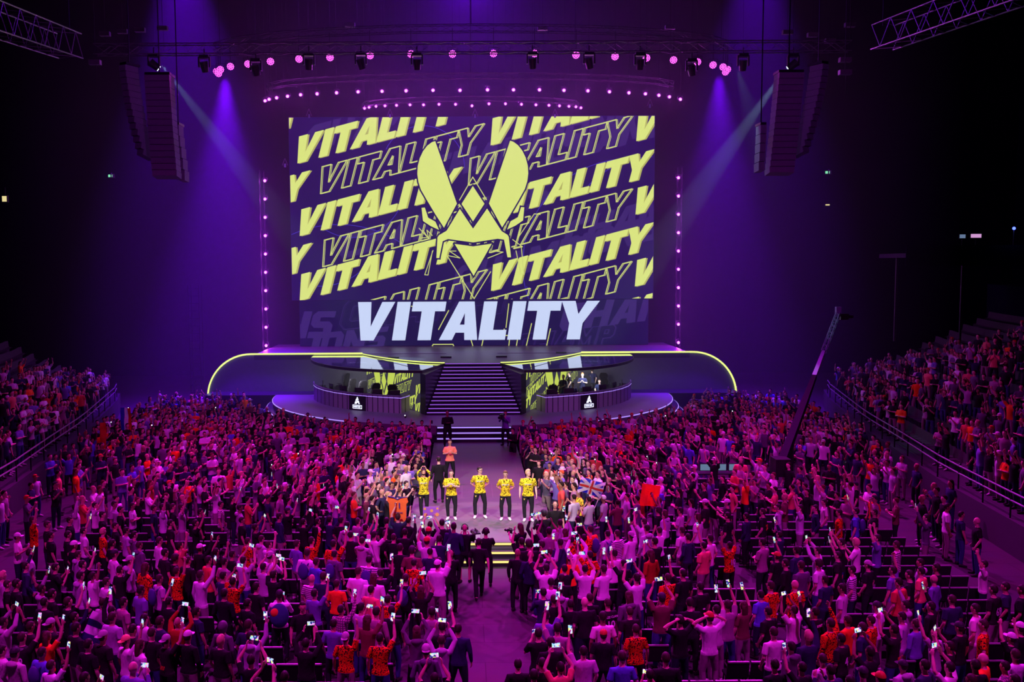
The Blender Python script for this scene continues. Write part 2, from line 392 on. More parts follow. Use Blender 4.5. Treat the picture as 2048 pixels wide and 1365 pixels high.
# ------------------------------------------------------------------ side grandstands (a curved bowl)
def front_x(y):
    pts = ((-10, 16.6), (20, 16.9), (28.7, 17.3), (35.5, 18.0), (41, 19.0), (47, 20.0), (58, 22.5), (66, 25.0))
    for (a, xa), (b_, xb) in zip(pts, pts[1:]):
        if a <= y <= b_: return xa + (xb - xa) * (y - a) / (b_ - a)
    return pts[-1][1]
TREAD, RISE, BASE = 0.86, 0.40, 1.15
def row_x(k, y): return front_x(y) + 0.9 + TREAD * k
def row_z(k): return BASE + RISE * k
YY = [8 + 3.0 * i for i in range(19)]
for sx, side in ((-1, 'left'), (1, 'right')):
    st = empty('grandstand', (0, 0, 0), 0, ('raked concrete grandstand on the %s side of the arena floor, front wall with rails' % side) , 'grandstand')
    bm = B()
    prof_n = 12
    for ya, yb in zip(YY, YY[1:]):
        for k in range(prof_n):
            x0a, x0b = (front_x(ya) if k == 0 else row_x(k, ya) - 0.43), (front_x(yb) if k == 0 else row_x(k, yb) - 0.43)
            x1a, x1b = row_x(k + 1, ya) - 0.43, row_x(k + 1, yb) - 0.43
            z = row_z(k); zl = 0 if k == 0 else row_z(k - 1)
            q = [bm.verts.new(p) for p in ((sx * x0a, ya, zl), (sx * x0b, yb, zl), (sx * x0b, yb, z), (sx * x0a, ya, z), (sx * x1b, yb, z), (sx * x1a, ya, z))]
            bm.faces.new((q[0], q[1], q[2], q[3])); bm.faces.new((q[3], q[2], q[4], q[5]))
    bmesh.ops.remove_doubles(bm, verts=bm.verts, dist=0.0005)
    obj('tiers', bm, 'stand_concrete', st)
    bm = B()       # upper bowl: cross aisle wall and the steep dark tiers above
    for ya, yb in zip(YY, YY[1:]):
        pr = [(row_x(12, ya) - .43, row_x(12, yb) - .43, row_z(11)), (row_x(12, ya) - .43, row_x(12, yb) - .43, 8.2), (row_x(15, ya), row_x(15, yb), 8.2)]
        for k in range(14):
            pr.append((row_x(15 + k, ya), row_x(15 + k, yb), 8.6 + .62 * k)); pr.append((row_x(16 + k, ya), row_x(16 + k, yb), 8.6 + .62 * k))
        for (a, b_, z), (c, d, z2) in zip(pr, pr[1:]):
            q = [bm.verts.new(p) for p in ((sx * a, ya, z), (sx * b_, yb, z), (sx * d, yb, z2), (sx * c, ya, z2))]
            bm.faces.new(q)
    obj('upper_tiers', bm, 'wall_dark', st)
    for zz, nm in ((2.02, 'top_rail'), (1.74, 'lower_rail')):
        bm = B(); pts = [Vector((sx * (front_x(y) + .1), y, zz)) for y in range(14, 61, 2)]
        path_bar(bm, pts, 0.032, 6); obj(nm, bm, 'seat_edge', st)
    for y in range(14, 61, 2):
        bm = B(); bar(bm, (sx * (front_x(y) + .1), y, 1.1), (sx * (front_x(y) + .1), y, 2.03), 0.03, 6)
        bar(bm, (sx * (front_x(y) + .1), y, 2.03), (sx * (front_x(y) + .16), y, 2.10), 0.04, 6)
        obj('rail_post', bm, 'black_metal', st)
    # seats of the tiers: far too many to lift out one by one
    bm = B()
    for k in range(12):
        y = 12.0
        while y < 60:
            y += 0.56
            if (y * 7.3 + k) % 9 < .5: y += 0.7
            x = row_x(k, y) + .12; z = row_z(k)
            v = [bm.verts.new(p) for p in ((sx * x, y, z + .42), (sx * x, y + .46, z + .42), (sx * (x + .28), y + .46, z + .46), (sx * (x + .28), y, z + .46), (sx * (x + .33), y + .46, z + .86), (sx * (x + .33), y, z + .86))]
            bm.faces.new((v[0], v[1], v[2], v[3])); bm.faces.new((v[3], v[2], v[4], v[5]))
    o = obj('stand_seats', bm, 'seat_green'); tag(o, 'dull green tip-up seats in rows on the %s grandstand' % side, 'seats', None, 'stuff')

# ------------------------------------------------------------------ the main stage
stage = empty('main_stage', (0, 60, 0), 0, 'main stage with a central flight of lit steps below the giant screen', 'stage')
def sobj(name, bm, m, parent=stage, smooth=False):
    """built in world coordinates, kept under the stage"""
    for v in bm.verts: v.co.y -= 60
    return obj(name, bm, m, parent, smooth)
def ellipse(ax, ay, cy_, n=72, a0=PI, a1=2 * PI):
    return [(ax * math.cos(a0 + (a1 - a0) * i / n), cy_ + ay * math.sin(a0 + (a1 - a0) * i / n)) for i in range(n + 1)]
EAX, EAY, ECY = 12.7, 12.2, 59.6
for i in range(3):
    g = 0.36 * (2 - i)
    e = ellipse(EAX + g, EAY + g, ECY)
    z0, z1 = (0.0, 0.43, 0.87)[i], (0.43, 0.87, APRON)[i]
    bm = B(); prism(bm, e, 0.0 if i < 2 else 0.0, z1); sobj('apron' if i == 2 else 'apron_step', bm, 'stage_panel' if i == 2 else 'black_panel')
    for half, lo, hi in (('l', PI, PI + 1.02), ('r', 2 * PI - 1.02, 2 * PI)):
        bm = B(); pe = ellipse(EAX + g + .02, EAY + g + .02, ECY, 40, lo, hi)
        for (xa, ya), (xb, yb) in zip(pe, pe[1:]): bar(bm, (xa, ya, z1 - .04), (xb, yb, z1 - .04), 0.032, 5)
        sobj('step_light', bm, 'trim_violet')
# lower central steps from runway to apron
for i in range(3):
    y0 = 46.6 + .32 * i; z1 = RUN + .2333 * (i + 1)
    bm = B(); box(bm, -1.95, 1.95, y0, 48.2, 0.01, z1); st_ = sobj('lower_step', bm, 'black_panel')
    bm = B(); box(bm, -1.9, 1.9, y0 - .03, y0, z1 - .075, z1 - .02); sobj('step_light', bm, 'trim_violet', st_)
# main flight
NS = 14; Y0, Y1 = 51.0, 55.2; W0, W1 = 2.62, 1.68
for i in range(NS):
    t = i / (NS - 1.0); y = Y0 + (Y1 - Y0) * t; hw = W0 + (W1 - W0) * t; z = APRON + (DECK - APRON) * (i + 1) / NS
    bm = B(); box(bm, -hw, hw, y, 56.4, APRON - .3, z - .001 * (NS - i)); st_ = sobj('stair_step', bm, 'black_panel')
    bm = B(); box(bm, -hw + .03, hw - .03, y - .035, y, z - .055, z - .018); sobj('step_light', bm, 'stair_violet', st_)
# deck, canopies, booth walls
yd = lambda x: 55.3 + 6.0 * ((abs(x) - 1.68) / 5.6) ** 1.7 if abs(x) > 1.68 else 55.3
edgeR = [(1.68 + 5.6 * i / 20.0, yd(1.68 + 5.6 * i / 20.0)) for i in range(21)]
edgeL = [(-x, y) for x, y in edgeR][::-1]
deck_poly = [(-14.5, 61.3)] + edgeL + edgeR + [(14.5, 61.3), (14.5, 69.5), (-14.5, 69.5)]
bm = B(); prism(bm, deck_poly, DECK - .35, DECK); sobj('deck', bm, 'deck_mat')
for sx, e in ((-1, edgeL[::-1]), (1, edgeR)):
    for r_, zz, dz in ((0.035, DECK + .02, 0),):
        bm = B()
        for (xa, ya), (xb, yb) in zip(e, e[1:]): bar(bm, (xa, ya - .03, zz), (xb, yb - .03, zz), r_, 6)
        sobj('deck_edge_light', bm, 'trim_yellow')
    # glossy canopy roof over the booth
    cp = [(sx * 1.72, 55.35), (sx * 2.88, 51.75)]
    for i in range(1, 25):
        a = i / 24.0 * PI / 2
        cp.append((sx * (2.88 + 7.6 * math.sin(a)), 51.75 + 8.95 * (1 - math.cos(a))))
    cp += [(sx * 10.48, 61.25)]
    top = [(sx * 7.28, 61.28)] + [(x, y) for x, y in (edgeR if sx > 0 else edgeL[::-1])][::-1]
    outline = cp + top[:1] + top[1:-1]
    bm = B(); prism(bm, outline, DECK - .12, DECK - .05, 0); sobj('canopy_gloss', bm, 'gloss_panel')
    bm = B()
    ins = [(x, y) for x, y in cp[1:-1]]
    for (xa, ya), (xb, yb) in zip(cp[:-1], cp[1:]):
        q = [bm.verts.new(p) for p in ((xa, ya - .02, DECK - .20), (xb, yb - .02, DECK - .20), (xb, yb - .02, DECK - .04), (xa, ya - .02, DECK - .04),
                                       (xa, ya + .12, DECK - .20), (xb, yb + .12, DECK - .20), (xb, yb + .12, DECK - .04), (xa, ya + .12, DECK - .04))]
        for f in ((0, 1, 2, 3), (4, 5, 6, 7), (3, 2, 6, 7), (0, 1, 5, 4)): bm.faces.new([q[i] for i in f])
    sobj('canopy_fascia', bm, 'black_panel')
    bm = B(); bar(bm, (sx * 7.3, 61.2, DECK + .02), (sx * 10.5, 61.2, DECK + .02), .03, 6); pass
    sobj('deck_edge_light', bm, 'trim_yellow')
    # dark cheek wall beside the steps
    bm = B(); q = [(sx * 2.66, 51.0), (sx * 2.98, 51.7), (sx * 1.80, 55.4), (sx * 1.70, 55.2)]
    if sx < 0: q = q[::-1]
    prism(bm, q, APRON - .2, DECK - .2); sobj('cheek_wall', bm, 'black_panel')
    # booth back wall with its big rounded outer corner, and the light line along it
    XE, R_ = 17.65, 2.95
    arc = [(XE - R_ + R_ * math.sin(a), DECK + .04 - R_ + R_ * math.cos(a)) for a in [i / 16.0 * PI / 2 for i in range(17)]]
    prof = [(1.7, 0.3), (1.7, DECK + .02)] + arc + [(XE, 0.3)]
    bm = B(); fr = [bm.verts.new((sx * x, 61.35, z)) for x, z in prof]; bk = [bm.verts.new((sx * x, 61.6, z)) for x, z in prof]
    for tri in tessellate_polygon([[Vector((x, z, 0)) for x, z in prof]]):
        bm.faces.new([fr[i] for i in tri]); bm.faces.new([bk[i] for i in tri])
    for i in range(len(prof)):
        j = (i + 1) % len(prof); bm.faces.new((fr[i], fr[j], bk[j], bk[i]))
    sobj('booth_back_wall', bm, 'stage_panel')
    bm = B(); pts = [Vector((sx * 7.28, 61.3, DECK + .05))] + [Vector((sx * x, 61.3, z)) for x, z in arc] + [Vector((sx * XE, 61.3, 1.0 if sx < 0 else .75))]
    path_bar(bm, pts, 0.06, 6); sobj('arch_light', bm, 'trim_yellow')
    bm = B(); pts2 = [p + Vector((sx * 0.0, .04, -.11)) for p in pts[:2]]
# apron behind the ellipse, under the booths and out to the arch ends
bm = B(); box(bm, -17.4, 17.4, 59.5, 69.5, 0.02, APRON - .004); sobj('rear_platform', bm, 'black_panel')
for i, (px, py) in enumerate(((787, 717), (892, 716), (1122, 707), (1003, 715))):
    p = at_z(px, py, DECK); bm = B(); box(bm, p.x - .35, p.x + .35, p.y - .12, p.y + .12, DECK, DECK + .10); sobj('floor_hatch', bm, 'plastic_black')

# ------------------------------------------------------------------ runway and front stage
run = empty('runway_stage', (0, 40, 0), 0, 'low grey runway and front stage running from the main steps into the crowd', 'stage')
def robj(name, bm, m):
    for v in bm.verts: v.co.y -= 40
    return obj(name, bm, m, run)
bm = B(); prism(bm, [(-2.05, 46.6), (-2.05, 36), (-2.45, 35.0), (-2.45, 29.35), (2.55, 29.35), (2.55, 35.0), (2.1, 36), (2.1, 46.6)], 0.01, RUN); robj('platform', bm, 'runway_mat')
dc = (0.25, 30.7); R0 = 3.85
cir = [(dc[0] + R0 * math.cos(a), dc[1] + R0 * math.sin(a)) for a in [2 * PI * i / 96 for i in range(96)]]
cl = [(x, y) for x, y in cir if -2.43 < x < 2.53 and y > 29.37]
cl = sorted(cl, key=lambda p: -p[0]); poly = [(2.53, 29.37)] + cl + [(-2.43, 29.37)]
bm = B(); prism(bm, poly, RUN, RUN + .006); robj('round_centre', bm, 'disc_mat')
for i in range(3):
    y0 = 29.95 - .36 * (3 - i) + .36; z1 = RUN - .2 * (2 - i)
    if i < 2:
        bm = B(); box(bm, -1.7, 2.1, 29.35 - .3 * (2 - i), 29.35, 0.01, z1); robj('front_step', bm, 'black_panel')
        yy = 29.35 - .3 * (2 - i)
    else: yy = 29.35
    bm = B(); box(bm, -1.7, 2.1, yy - .035, yy, z1 - .075, z1 - .015); robj('step_light', bm, 'trim_gold')

# ------------------------------------------------------------------ lettering for the LED walls: sheared block capitals as solid outlines
GLY = {
 'V': (.92, [[(0, 1), (.33, 1), (.40, .36), (.60, 1), (.92, 1), (.52, 0), (.20, 0)]]),
 'I': (.33, [[(0, 1), (.33, 1), (.33, 0), (0, 0)]]),
 'T': (.82, [[(0, 1), (.82, 1), (.82, .75), (.575, .75), (.575, 0), (.245, 0), (.245, .75), (0, .75)]]),
 'A': (.95, [[(0, 0), (.36, 1), (.74, 1), (.95, 0), (.63, 0), (.60, .19), (.385, .19), (.325, 0)], [(.46, .40), (.575, .40), (.545, .70)]]),
 'L': (.66, [[(0, 1), (.33, 1), (.33, .26), (.66, .26), (.66, 0), (0, 0)]]),
 'Y': (.94, [[(0, 1), (.34, 1), (.46, .66), (.62, 1), (.94, 1), (.60, .42), (.60, 0), (.27, 0), (.27, .42)]]),
 'H': (.88, [[(0, 1), (.3, 1), (.3, .62), (.58, .62), (.58, 1), (.88, 1), (.88, 0), (.58, 0), (.58, .38), (.3, .38), (.3, 0), (0, 0)]]),
 'M': (1.1, [[(0, 1), (.33, 1), (.55, .55), (.77, 1), (1.1, 1), (1.1, 0), (.8, 0), (.8, .55), (.6, .15), (.5, .15), (.3, .55), (.3, 0), (0, 0)]]),
 'N': (.9, [[(0, 1), (.3, 1), (.6, .5), (.6, 1), (.9, 1), (.9, 0), (.6, 0), (.3, .5), (.3, 0), (0, 0)]]),
 'P': (.8, [[(0, 1), (.65, 1), (.8, .85), (.8, .5), (.65, .35), (.3, .35), (.3, 0), (0, 0)], [(.3, .78), (.48, .78), (.48, .58), (.3, .58)]]),
 'O': (.9, [[(.18, 1), (.72, 1), (.9, .8), (.9, .2), (.72, 0), (.18, 0), (0, .2), (0, .8)], [(.3, .75), (.6, .75), (.6, .25), (.3, .25)]]),
 'C': (.85, [[(.18, 1), (.85, 1), (.85, .75), (.35, .75), (.3, .7), (.3, .3), (.35, .25), (.85, .25), (.85, 0), (.18, 0), (0, .2), (0, .8)]]),
 'S': (.8, [[(.15, 1), (.8, 1), (.8, .77), (.3, .77), (.3, .62), (.65, .62), (.8, .48), (.8, .15), (.65, 0), (0, 0), (0, .24), (.5, .24), (.5, .38), (.15, .38), (0, .52), (0, .85)]]),
}
def layout(word, gap=.055):
    x = 0; out_ = []; last = ''
    for ch in word:
        w_, loops = GLY[ch]; x -= {'TA': .10, 'TY': .06, 'AL': .03}.get(last + ch, 0); last = ch; out_.append([[(x + a, b_) for a, b_ in L] for L in loops]); x += w_ + gap
    return out_, x - gap
def clip_poly(poly, rect):
    x0, y0, x1, y1 = rect
    for axis, lim, keep in ((0, x0, 1), (0, x1, -1), (1, y0, 1), (1, y1, -1)):
        if not poly: return []
        res = []
        for i in range(len(poly)):
            a, c = poly[i - 1], poly[i]
            ia, ic = (a[axis] - lim) * keep >= 0, (c[axis] - lim) * keep >= 0
            if ia != ic:
                t = (lim - a[axis]) / (c[axis] - a[axis]); res.append((a[0] + (c[0] - a[0]) * t, a[1] + (c[1] - a[1]) * t))
            if ic: res.append(c)
        poly = res
    return poly
class Panel:
    """a flat LED wall: place(u, v) gives the point for screen coordinates, rect clips the picture"""
    def __init__(s, place, rect, normal): s.place, s.rect, s.n, s.bms = place, rect, Vector(normal), {}
    def poly(s, pts, layer):
        pts = clip_poly(pts, s.rect)
        if len(pts) < 3: return
        key = (layer[0], getattr(s, 'count', 0) if 'letter' in layer[0] or 'line' in layer[0] else 0)
        if key not in s.bms: s.bms[key] = (bmesh.new(), layer)
        bm_ = s.bms[key][0]
        try: bm_.faces.new([bm_.verts.new(s.place(*p) + s.n * layer[1]) for p in pts])
        except ValueError: pass
    def loops(s, loops, layer):
        flat = [p for L in loops for p in L]
        for tri in tessellate_polygon([[Vector((x, y, 0)) for x, y in L] for L in loops]):
            s.poly([flat[i] for i in tri], layer)
    def stroke(s, loop, wd, layer, closed=True):
        n = len(loop)
        for i in range(n if closed else n - 1):
            a, c = loop[i], loop[(i + 1) % n]
            dx, dy = c[0] - a[0], c[1] - a[1]; L = math.hypot(dx, dy)
            if L < 1e-6: continue
            ux, uy = dx / L, dy / L; nx, ny = -uy * wd / 2, ux * wd / 2; ex, ey = ux * wd / 2, uy * wd / 2
            s.poly([(a[0] - ex + nx, a[1] - ey + ny), (a[0] - ex - nx, a[1] - ey - ny), (c[0] + ex - nx, c[1] + ey - ny), (c[0] + ex + nx, c[1] + ey + ny)], layer)
    def word(s, word, x0, y0, h, slope, lean, layer, outline=None, side=None, grow=1.0):
        gl, w_ = layout(word); s.count = getattr(s, 'count', 0) + 1
        T = lambda a, b_: (x0 + a * h * grow + lean * b_ * h, y0 - slope * a * h * grow - b_ * h)
        for loops in gl:
            LL = [[T(a, b_) for a, b_ in L] for L in loops]
            if outline:
                for L in LL:
                    s.stroke([(x + 7 * h / 150, y + 1 * h / 150) for x, y in L], outline * .55, side or layer); s.stroke(L, outline, layer)
            else:
                if side: s.loops([[(x + 9 * h / 150, y + 2 * h / 150) for x, y in L] for L in LL[:1]], side)
                s.loops(LL, layer)
    def build(s, parent, names):
        for k, (bm_, layer) in s.bms.items():
            inv = Matrix.Translation(-parent.location)
            for v in bm_.verts: v.co = inv @ v.co
            obj(k[0], bm_, layer[2], parent)
def mirror_loop(L, c): return [(2 * c - x, y) for x, y in L][::-1]
EMB = [
 [(188, 158), (163, 166), (128, 192), (96, 232), (70, 285), (54, 345), (50, 405), (58, 465), (76, 522), (120, 600), (185, 710), (250, 812), (350, 630)],
 [(80, 660), (105, 658), (130, 735), (185, 765), (212, 828), (150, 800), (90, 760)],
]
EMB_C = [
 [(472, 497), (560, 632), (472, 765), (385, 632)],
 [(372, 670), (472, 820), (580, 668), (690, 840), (735, 868), (745, 885), (762, 1040), (735, 1040), (708, 905), (660, 898), (472, 925), (280, 898), (240, 915), (212, 1043), (190, 1043), (200, 885), (212, 868), (270, 835)],
 [(330, 935), (472, 955), (615, 935), (475, 1180)],
]
def emblem(P, cx_, cy_, k, yl, bl, ll=None, halo=22):
    T = lambda L: [(cx_ + (x - 472) * k, cy_ + (y - 632) * k) for x, y in L]
    allp = [L for L in EMB] + [mirror_loop(L, 472) for L in EMB] + EMB_C
    for L in allp:
        P.stroke(T(L), halo * k, bl); P.loops([T(L)], bl)
    for L in allp: P.loops([T(L)], yl)
    if ll:
        P.stroke(T([(370, 603), (472, 430), (575, 600)]), 7 * k, ll, False)
        P.stroke(T([(275, 1030), (478, 1355), (605, 1150)]), 7 * k, ll, False)
        for L in ([(60, 815), (130, 890), (120, 830), (160, 870)], [(70, 890), (125, 885), (90, 830)], [(165, 985), (100, 1170), (125, 1172), (160, 990)], [(280, 1025), (370, 1043), (290, 990), (340, 990)],
                  [(585, 1045), (700, 1000), (620, 990), (665, 980)], [(780, 970), (840, 955), (860, 1170), (838, 1168), (800, 990)], [(775, 905), (850, 960), (785, 975), (850, 790)], [(820, 885), (940, 710), (985, 715)]):
            P.stroke(T(L), 6 * k, ll, False)
LAY = lambda name, off, m_: (name, off, m_)
def pattern(P, yl, sl, ll, base_rows):
    for (x, y) in base_rows[0]: P.word('VITALITY', x - 30, y + 8, 150, .2575, .27, yl, side=sl, grow=.965)
    for (x, y) in base_rows[1]: P.word('VITALITY', x - 30, y + 8, 150, .2575, .27, ll, outline=5.0, grow=.965)

KX = 13.09 / 970.0
zt = at_y(945, 234, YS).z; zm = at_y(945, 599, YS).z; zb = DECK + .04
scr = empty('led_screen', (0.12, YS, zm), 0, 'giant upper LED screen above the stage with yellow team lettering and emblem', 'screen')
KZ = (zt - zm) / 970.0
def place_main(u, v): return Vector((0.12 + (u - 1020) * KX, YS - .02, zt - (v - 65) * KZ))
P = Panel(place_main, (49, 65, 1991, 1035), (0, -1, 0))
bm = B(); box(bm, 0 + (45 - 1020) * KX, (1995 - 1020) * KX, 0, .35, zm - zm - .02, zt - zm + .04); obj('screen_panel', bm, 'screen_base', scr)
yl, sl, ll = LAY('lettering', .03, 'screen_yellow'), LAY('lettering_side', .02, 'screen_yellow_side'), LAY('outline_lettering', .025, 'screen_line')
fa_ = LAY('faint_lettering', .004, 'screen_faint')
for x, y in ((120, 250), (760, 420), (1400, 330), (300, 820), (1500, 760), (900, 1000)): P.word('CHAMPIONS', x, y, 140, .2575, .27, fa_)
def arc_line(c, r, a0, a1, n=24): return [(c[0] + r * math.cos(a0 + (a1 - a0) * i / n), c[1] + r * math.sin(a0 + (a1 - a0) * i / n)) for i in range(n + 1)]
bl_ = LAY('blue_line', .012, 'screen_blue')
for c, r, a0, a1 in (((380, 420), 280, 2.2, .4), ((300, 1250), 620, 4.3, 5.4), ((760, 330), 220, 3.6, 6.3), ((1850, 850), 560, 2.6, 4.6), ((1990, 760), 480, 3.9, 4.7), ((200, 620), 340, 1.9, .5), ((1500, 900), 200, 2.8, .9)):
    P.count = getattr(P, 'count', 0) + 1; P.stroke(arc_line(c, r, a0, a1), 3.2, bl_, False)
pattern(P, yl, sl, ll, ([(90, 305), (95, 690), (88, 1037), (1120, 215), (1120, 603), (1120, 990), (1895, 197), (1895, 585), (1895, 970), (-715, 505 + 200), (-715, 890 + 200), (-735, 120 + 200), (1000 + 130, 1037 + 330)],
                          [(210, 465), (215, 855), (222, 1240), (1000, 425), (1000, 813), (1000, 1200)]))
emblem(P, 1024, 524, 0.7015, LAY('emblem', .06, 'screen_yellow'), LAY('emblem_shadow', .05, 'screen_base'), LAY('emblem_outline', .055, 'screen_line'))
P.build(scr, {})
low = empty('led_screen', (0.12, YS, zb), 0, 'lower LED screen strip standing on the deck with the team name in white', 'screen')
def place_low(u, v): return Vector((0.12 + (u - 1020) * KX, YS - .02, zm - .05 - (v - 1037) * (zm - zb) / 256.0))
P = Panel(place_low, (86, 1039, 1968, 1292), (0, -1, 0))
bm = B(); box(bm, (84 - 1020) * KX, (1970 - 1020) * KX, 0, .35, 0, zm - zb - .05); obj('screen_panel', bm, 'screen_base_low', low)
P.word('NS', -20, 1245, 150, .0, .27, fa_); P.word('CHAM', 1480, 1215, 150, .12, .27, fa_); P.word('IONS', 130, 1350, 130, .1, .27, fa_); P.word('CHAMP', 1240, 1340, 110, .1, .27, fa_, outline=3); P.word('CHAMPIONS', 290, 1200, 170, .1, .27, fa_, outline=2.5)
ly = LAY('yellow_stroke', .02, 'screen_line')
for L in ([(800, 1292), (806, 1283), (912, 1283), (917, 1292)], [(1010, 1258), (1020, 1292)], [(1076, 1258), (1068, 1292)], [(1190, 1200), (1187, 1235), (1270, 1235)], [(1310, 1292), (1338, 1170)], [(1420, 1292), (1440, 1200)], [(690, 1070), (740, 1070)],
          [(1230, 1160), (1215, 1292)], [(1262, 1258), (1256, 1292)], [(835, 1200), (890, 1095)], [(1200, 1190), (1215, 1060)]): P.stroke(L, 5, ly, False)
P.word('VITALITY', 369, 1259, 214, 0.0, .155, LAY('team_name', .05, 'screen_white'), grow=1.022)
P.build(low, {})

# LED walls inside the booths
def booth_wall(A_, B_, label, logo_u, rows):
    A_ = Vector(A_); B_ = Vector(B_); L = (B_ - A_).length; ux = (B_ - A_).normalized(); h = 2.42
    e_ = empty('led_wall', (A_ + B_) / 2, 0, label, 'screen')
    nrm = Vector((ux.y, -ux.x, 0))
    if nrm.y > 0: nrm = -nrm
    k = L / 2440.0
    pl = lambda u, v: A_ + ux * (u * k) + Vector((0, 0, h - v * k)) + nrm * .02
    P_ = Panel(pl, (6, 4, 2434, h / k - 4), nrm)
    bm = B(); q = [A_, B_, B_ + Vector((0, 0, h)), A_ + Vector((0, 0, h))]
    q2 = [p - nrm * .12 for p in q]; vs_ = [bm.verts.new(p - e_.location) for p in q + q2]
    for f in ((0, 1, 2, 3), (4, 5, 6, 7), (0, 1, 5, 4), (1, 2, 6, 5), (2, 3, 7, 6), (3, 0, 4, 7)): bm.faces.new([vs_[i] for i in f])
    obj('wall_panel', bm, 'booth_base', e_)
    for (x, y) in rows[0]: P_.word('VITALITY', x, y, 150, .2575, .27, LAY('lettering', .03, 'booth_yellow'), grow=.965)
    for (x, y) in rows[1]: P_.word('VITALITY', x, y, 150, .2575, .27, LAY('outline_lettering', .025, 'booth_yellow'), outline=6, grow=.965)
    emblem(P_, logo_u, 330, 1.28, LAY('emblem', .06, 'booth_yellow'), LAY('emblem_shadow', .05, 'booth_base'))
    P_.build(e_, {})
booth_wall((-6.9, 60.3, APRON), (-2.95, 52.0, APRON), 'slanted LED wall with yellow lettering behind the empty player booth', 900,
           ([(0, 330), (1330, 340), (2230, 400), (1960 - 530, 745), (2200, 690)], [(0, 130), (1050, 180), (1180, 560), (60, 560), (1250, 900)]))
booth_wall((2.95, 52.0, APRON), (6.9, 60.3, APRON), 'slanted LED wall with yellow lettering behind the occupied player booth', 1330,
           ([(40, 480), (1740, 330), (-650, 330), (-650, 760)], [(140, 270), (150, 730), (-600, 580), (1600, 560), (1500, 160)]))

# ------------------------------------------------------------------ player booths: desks, chairs, screens
def booth_desk(sx, label):
    t = empty('booth_desk', (sx * 7, 55, APRON), 0, label, 'desk')
    def dobj(n, bm_, m_, par=t):
        for v in bm_.verts: v.co -= Vector((sx * 7, 55, APRON))
        return obj(n, bm_, m_, par)
    pts = [(-10.1, 58.6), (-9.95, 57.6), (-9.6, 56.5), (-9.0, 55.3), (-8.2, 54.2), (-7.2, 53.25), (-6.1, 52.55), (-5.0, 52.0), (-4.06, 51.62), (-3.64, 52.65)]
    pts = [(x * -sx, y) for x, y in pts]
    inn = []
    for i, (x, y) in enumerate(pts):
        cxx, cyy = sx * 4.6, 58.5
        d = Vector((cxx - x, cyy - y)).normalized() * .75; inn.append((x + d.x, y + d.y))
    H_ = .95
    for i, nm in ((0, 'desk_front'),):
        bm = B()
        for (a, c) in zip(pts, pts[1:]):
            q = [bm.verts.new(p) for p in ((a[0], a[1], APRON), (c[0], c[1], APRON), (c[0], c[1], APRON + H_), (a[0], a[1], APRON + H_))]; bm.faces.new(q)
            q = [bm.verts.new(p) for p in ((a[0], a[1] + .06, APRON), (c[0], c[1] + .06, APRON), (c[0], c[1] + .06, APRON + H_), (a[0], a[1] + .06, APRON + H_))]; bm.faces.new(q)
        dobj(nm, bm, 'desk_slats')
    bm = B()
    for (a, c, ia, ic) in zip(pts, pts[1:], inn, inn[1:]):
        for z in (APRON + .72, APRON + .76):
            bm.faces.new([bm.verts.new(p) for p in ((a[0], a[1] + .03, z), (c[0], c[1] + .03, z), (ic[0], ic[1], z), (ia[0], ia[1], z))])
        bm.faces.new([bm.verts.new(p) for p in ((ic[0], ic[1], APRON + .72), (ia[0], ia[1], APRON + .72), (ia[0], ia[1], APRON + .76), (ic[0], ic[1], APRON + .76))])
    dobj('desk_top', bm, 'black_panel')
    bm = B()
    for (a, c) in zip(pts, pts[1:]): bar(bm, (a[0], a[1] + .03, APRON + H_ + .02), (c[0], c[1] + .03, APRON + H_ + .02), .05, 6)
    dobj('desk_rim', bm, 'stage_panel')
    bm = B()
    for (a, c) in zip(pts, pts[1:]): bar(bm, (a[0], a[1] - .03, APRON + H_ - .08), (c[0], c[1] - .03, APRON + H_ - .08), .014, 5)
    dobj('light_line', bm, 'trim_violet')
    # the lit emblem plate on the front: a broken triangle over a framed word
    a, c = Vector((pts[5][0], pts[5][1], APRON)), Vector((pts[6][0], pts[6][1], APRON))
    if sx > 0: a, c = c, a
    ux = (c - a).normalized(); nr = Vector((ux.y, -ux.x, 0)); mid = (a + c) / 2
    if nr.y > 0: nr = -nr
    F = lambda u, z, o_=.06: mid + ux * u + nr * o_ + Vector((0, 0, z))
    bm = B(); q = [F(-.62, .02, .04), F(.62, .02, .04), F(.62, .86, .04), F(-.62, .86, .04)]; bm.faces.new([bm.verts.new(p) for p in q])
    dobj('emblem_plate', bm, 'plastic_black')
    bm = B()
    for L in ([(0.02, .80), (.10, .64), (-.05, .70)], [(-.06, .68), (-.13, .55), (.09, .60), (.09, .63)], [(-.14, .52), (.11, .57), (.19, .38), (.10, .38), (.07, .46), (-.02, .44), (-.04, .38), (-.20, .38)]):
        bm.faces.new([bm.verts.new(F(u, z)) for u, z in L])
    for L in ([(-.34, .10), (.34, .10), (.34, .13), (-.34, .13)], [(-.34, .29), (.34, .29), (.34, .32), (-.34, .32)], [(-.34, .13), (-.31, .13), (-.31, .29), (-.34, .29)], [(.31, .13), (.34, .13), (.34, .29), (.31, .29)]):
        bm.faces.new([bm.verts.new(F(u, z)) for u, z in L])
    x = -.27
    for wd in (.05, .04, .05, .05, .04, .02, .05, .05, .06):
        bm.faces.new([bm.verts.new(F(u, z)) for u, z in ((x, .17), (x + wd - .012, .17), (x + wd, .26), (x + .012, .26))]); x += wd + .012
    dobj('lit_emblem', bm, 'logo_light')
    return pts, inn
